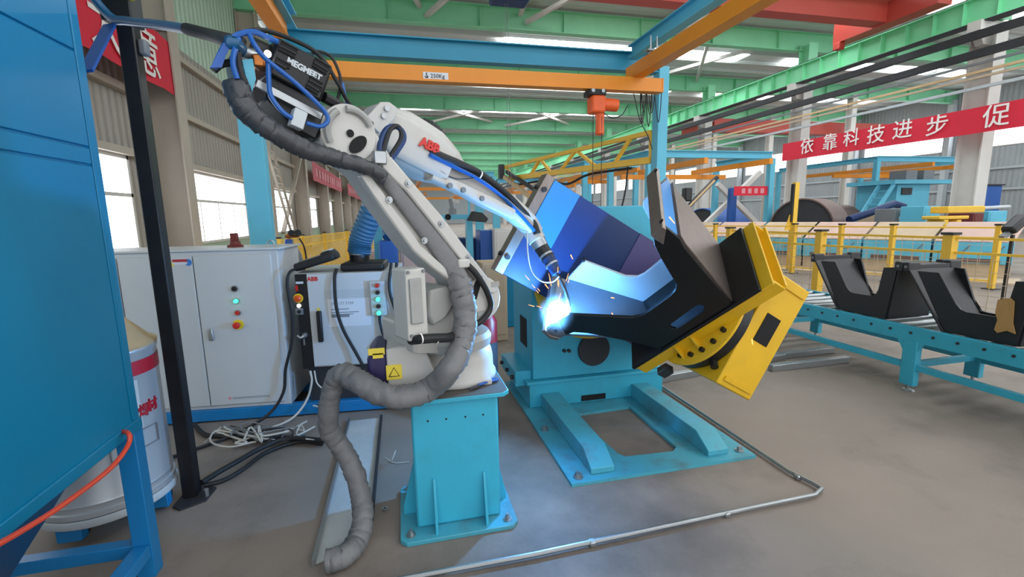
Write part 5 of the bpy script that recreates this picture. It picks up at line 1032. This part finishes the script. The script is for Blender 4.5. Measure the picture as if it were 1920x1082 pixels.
c = at(1487, 420, Y=9.6); MB().bx(c.x - .06, c.x + .06, 9.55, 9.65, 0, at(1487, 342, Y=9.6).z).build('post', 'fence_yellow', yp); MB().bx(c.x - .1, c.x - .06, 9.56, 9.64, 1.2, at(1487, 345, Y=9.6).z).build('sensor_rail', 'black', yp); MB().prism([(c.x - .06, 9.6, 1.0), (c.x - .06, 9.6, 1.5), (c.x - .22, 9.6, 1.0)], (0, .03, 0)).build('gusset', 'fence_yellow', yp)
rt = root('camera_boom', at(1288, 390, Y=11), 'slanted dark boom over the bare steel bracket edge', 'boom')
MB().bar(at(1345, 332, Y=11), at(1288, 390, Y=11), .09, .09).build('arm', 'gap_dark', rt); MB().bar(at(1340, 338, Y=10.95), at(1291, 388, Y=10.95), .03, .05).build('arm_edge', 'kraft', rt); c = at(1288, 390, Y=11); MB().bx(c.x - .07, c.x + .07, 10.93, 11.07, 0, c.z).build('pedestal', 'pale_grey', rt); MB().box(at(1288, 365, Y=11), (.2, .2, .35)).build('head', 'black', rt, bev=.03)
# ================================================================== MIDDLE BACKGROUND
bx_ = [(1, 925, 515, 978, 613, 5.95, 'machine_blue', 'bright blue low cabinet on the floor behind the robot', 'cabinet', 'blue_cabinet'),
       (2, 714, 452, 745, 520, 5.6, 'royal_blue', 'royal blue cabinet behind the robot turret', 'cabinet', 'blue_cabinet'),
       (3, 752, 458, 812, 502, 5.8, 'pink_wall', 'pale workbench cabinet glimpsed beside the lower arm', 'workbench', 'workbench'),
       (4, 928, 429, 966, 480, 7.4, 'white_steel', 'white cabinet left of the grey steel end plate', 'cabinet', 'control_cabinet'),
       (5, 902, 432, 924, 482, 7.6, 'royal_blue', 'dark blue machine beside the white cabinet', 'machine', 'machine_box'),
       (6, 862, 446, 900, 490, 8.2, 'navy', 'navy machine base under the cyan bench frame', 'machine', 'machine_box'),
       (7, 905, 493, 950, 520, 5.3, 'tan_slab', 'tan block with yellow mark behind the lower arm end', 'block', 'tan_block'),
       (8, 676, 470, 705, 505, 6.5, 'pink_wall', 'pale pink cabinet below the yellow fence end', 'cabinet', 'pink_cabinet')]
for k, x0, y0, x1, y1, Y, m, lab, cat, nm in bx_:
    a, b_ = at(x0, y1, Y=Y), at(x1, y0, Y=Y); o = root(nm, ((a.x + b_.x) / 2, Y + .25, 0), lab, cat)
    MB().bx(a.x, b_.x, Y, Y + .5, .0, b_.z).build('body', m, o, bev=.012); MB().bx(a.x + .03, b_.x - .03, Y - .01, Y, .08, b_.z - .04).build('front_panel', m, o, bev=.005)
    if k in (2, 4): MB().bx(b_.x - .09, b_.x - .07, Y - .03, Y - .01, b_.z - .5, b_.z - .38).build('handle', 'black', o)
cf = root('bench_frame', at(850, 470, Y=7.8), 'cyan steel bench frame behind the robot arms', 'frame')
a, b_ = at(822, 412, Y=7.8), at(884, 402, Y=7.8); MB().bx(a.x, b_.x, 7.7, 7.9, a.z, b_.z).build('top_beam', 'sky_blue_steel', cf); MB().bx(b_.x - .1, b_.x, 7.7, 7.9, 0, a.z).build('post', 'sky_blue_steel', cf); MB().bx(a.x, a.x + .1, 7.7, 7.9, 0, a.z).build('post', 'sky_blue_steel', cf)
MB().lathe(at(840, 407, Y=7.69), (0, 1, 0), [(.05, 0), (.05, .01)], n=16).build('slot', 'dark_slot', cf)
c = at(848, 401, Y=7.8); r2 = root('distant_robot', (c.x, 7.8, b_.z), 'small pale robot standing on the cyan bench frame', 'robot')
MB().cyl((c.x, 7.8, b_.z), (c.x, 7.8, b_.z + .1), .07, n=16).build('base', 'mid_grey', r2); MB().bar((c.x, 7.8, b_.z + .08), (c.x - .03, 7.8, b_.z + .26), .06).build('lower_arm', 'mid_grey', r2); MB().bar((c.x - .03, 7.8, b_.z + .26), (c.x + .12, 7.8, b_.z + .2), .05).build('forearm', 'robot_white', r2)
MB().prism([at(x, y, Y=7.2) for x, y in ((878, 414), (888, 396), (905, 399), (916, 410), (912, 417), (898, 416))], (0, .25, 0)).build('tool_cover', 'black', cf, bev=.01)
c = at(710, 460, Y=6.2); MB().bx(c.x - .05, c.x + .05, 6.1, 6.3, 0, at(710, 425, Y=6.2).z).build('machine_post', 'sky_blue_steel', None, 'cyan machine post right of the ribbed blue duct', 'post')
MB().tube([at(728, 445, Y=5.7), at(728, 425, Y=5.8), at(733, 405, Y=5.9), at(724, 390, Y=6)], .07, n=14, k=10, ridge=.05).build('extraction_duct', 'duct_blue', None, 'short blue duct on the royal blue cabinet', 'duct')
c = at(745, 434, Y=5.6); lm = root('signal_lamp', c, 'glowing blue signal lamp above the royal blue cabinet', 'lamp')
MB().bx(c.x - .04, c.x + .04, 5.58, 5.66, c.z - .05, c.z + .05).build('lens', 'lamp_blue', lm, bev=.01); MB().cyl((c.x, 5.62, c.z - .05), (c.x, 5.62, at(728, 452, Y=5.6).z - .02), .012, n=8).build('stem', 'zinc', lm)
rcn = root('canister', at(918, 700, Z=0) if False else V((at(917, 640, Y=2.95).x, 2.95, 0)), 'tall red and black canister behind the robot base', 'canister')
c = V((at(917, 640, Y=2.95).x, 2.95, 0)); z0, zt_ = at(917, 640, Y=2.95).z, at(917, 588, Y=2.95).z
MB().lathe(c, (0, 0, 1), [(.055, 0), (.055, z0)], n=24).build('lower_shell', 'gap_dark', rcn); MB().lathe(c, (0, 0, 1), [(.056, z0), (.056, zt_ - .05), (.03, zt_), (0, zt_)], n=24).build('upper_shell', 'red_can', rcn)
# aluminium profiles on the floor behind the positioner
for (a, b_, lab) in (((1226, 712), (1470, 668), 'long aluminium profile on the floor behind the yellow box'), ((1445, 690), (1588, 673), 'short aluminium profile on the floor under the conveyor'), ((1455, 668), (1560, 655), 'aluminium cross profile farther under the conveyor')):
    MB().bar(at(*a, Z=.03), at(*b_, Z=.03), .06, .06, (0, 0, 1)).build('aluminium_profile', 'zinc', None, lab, 'profile', 'aluminium profiles on the floor', bev=.004)
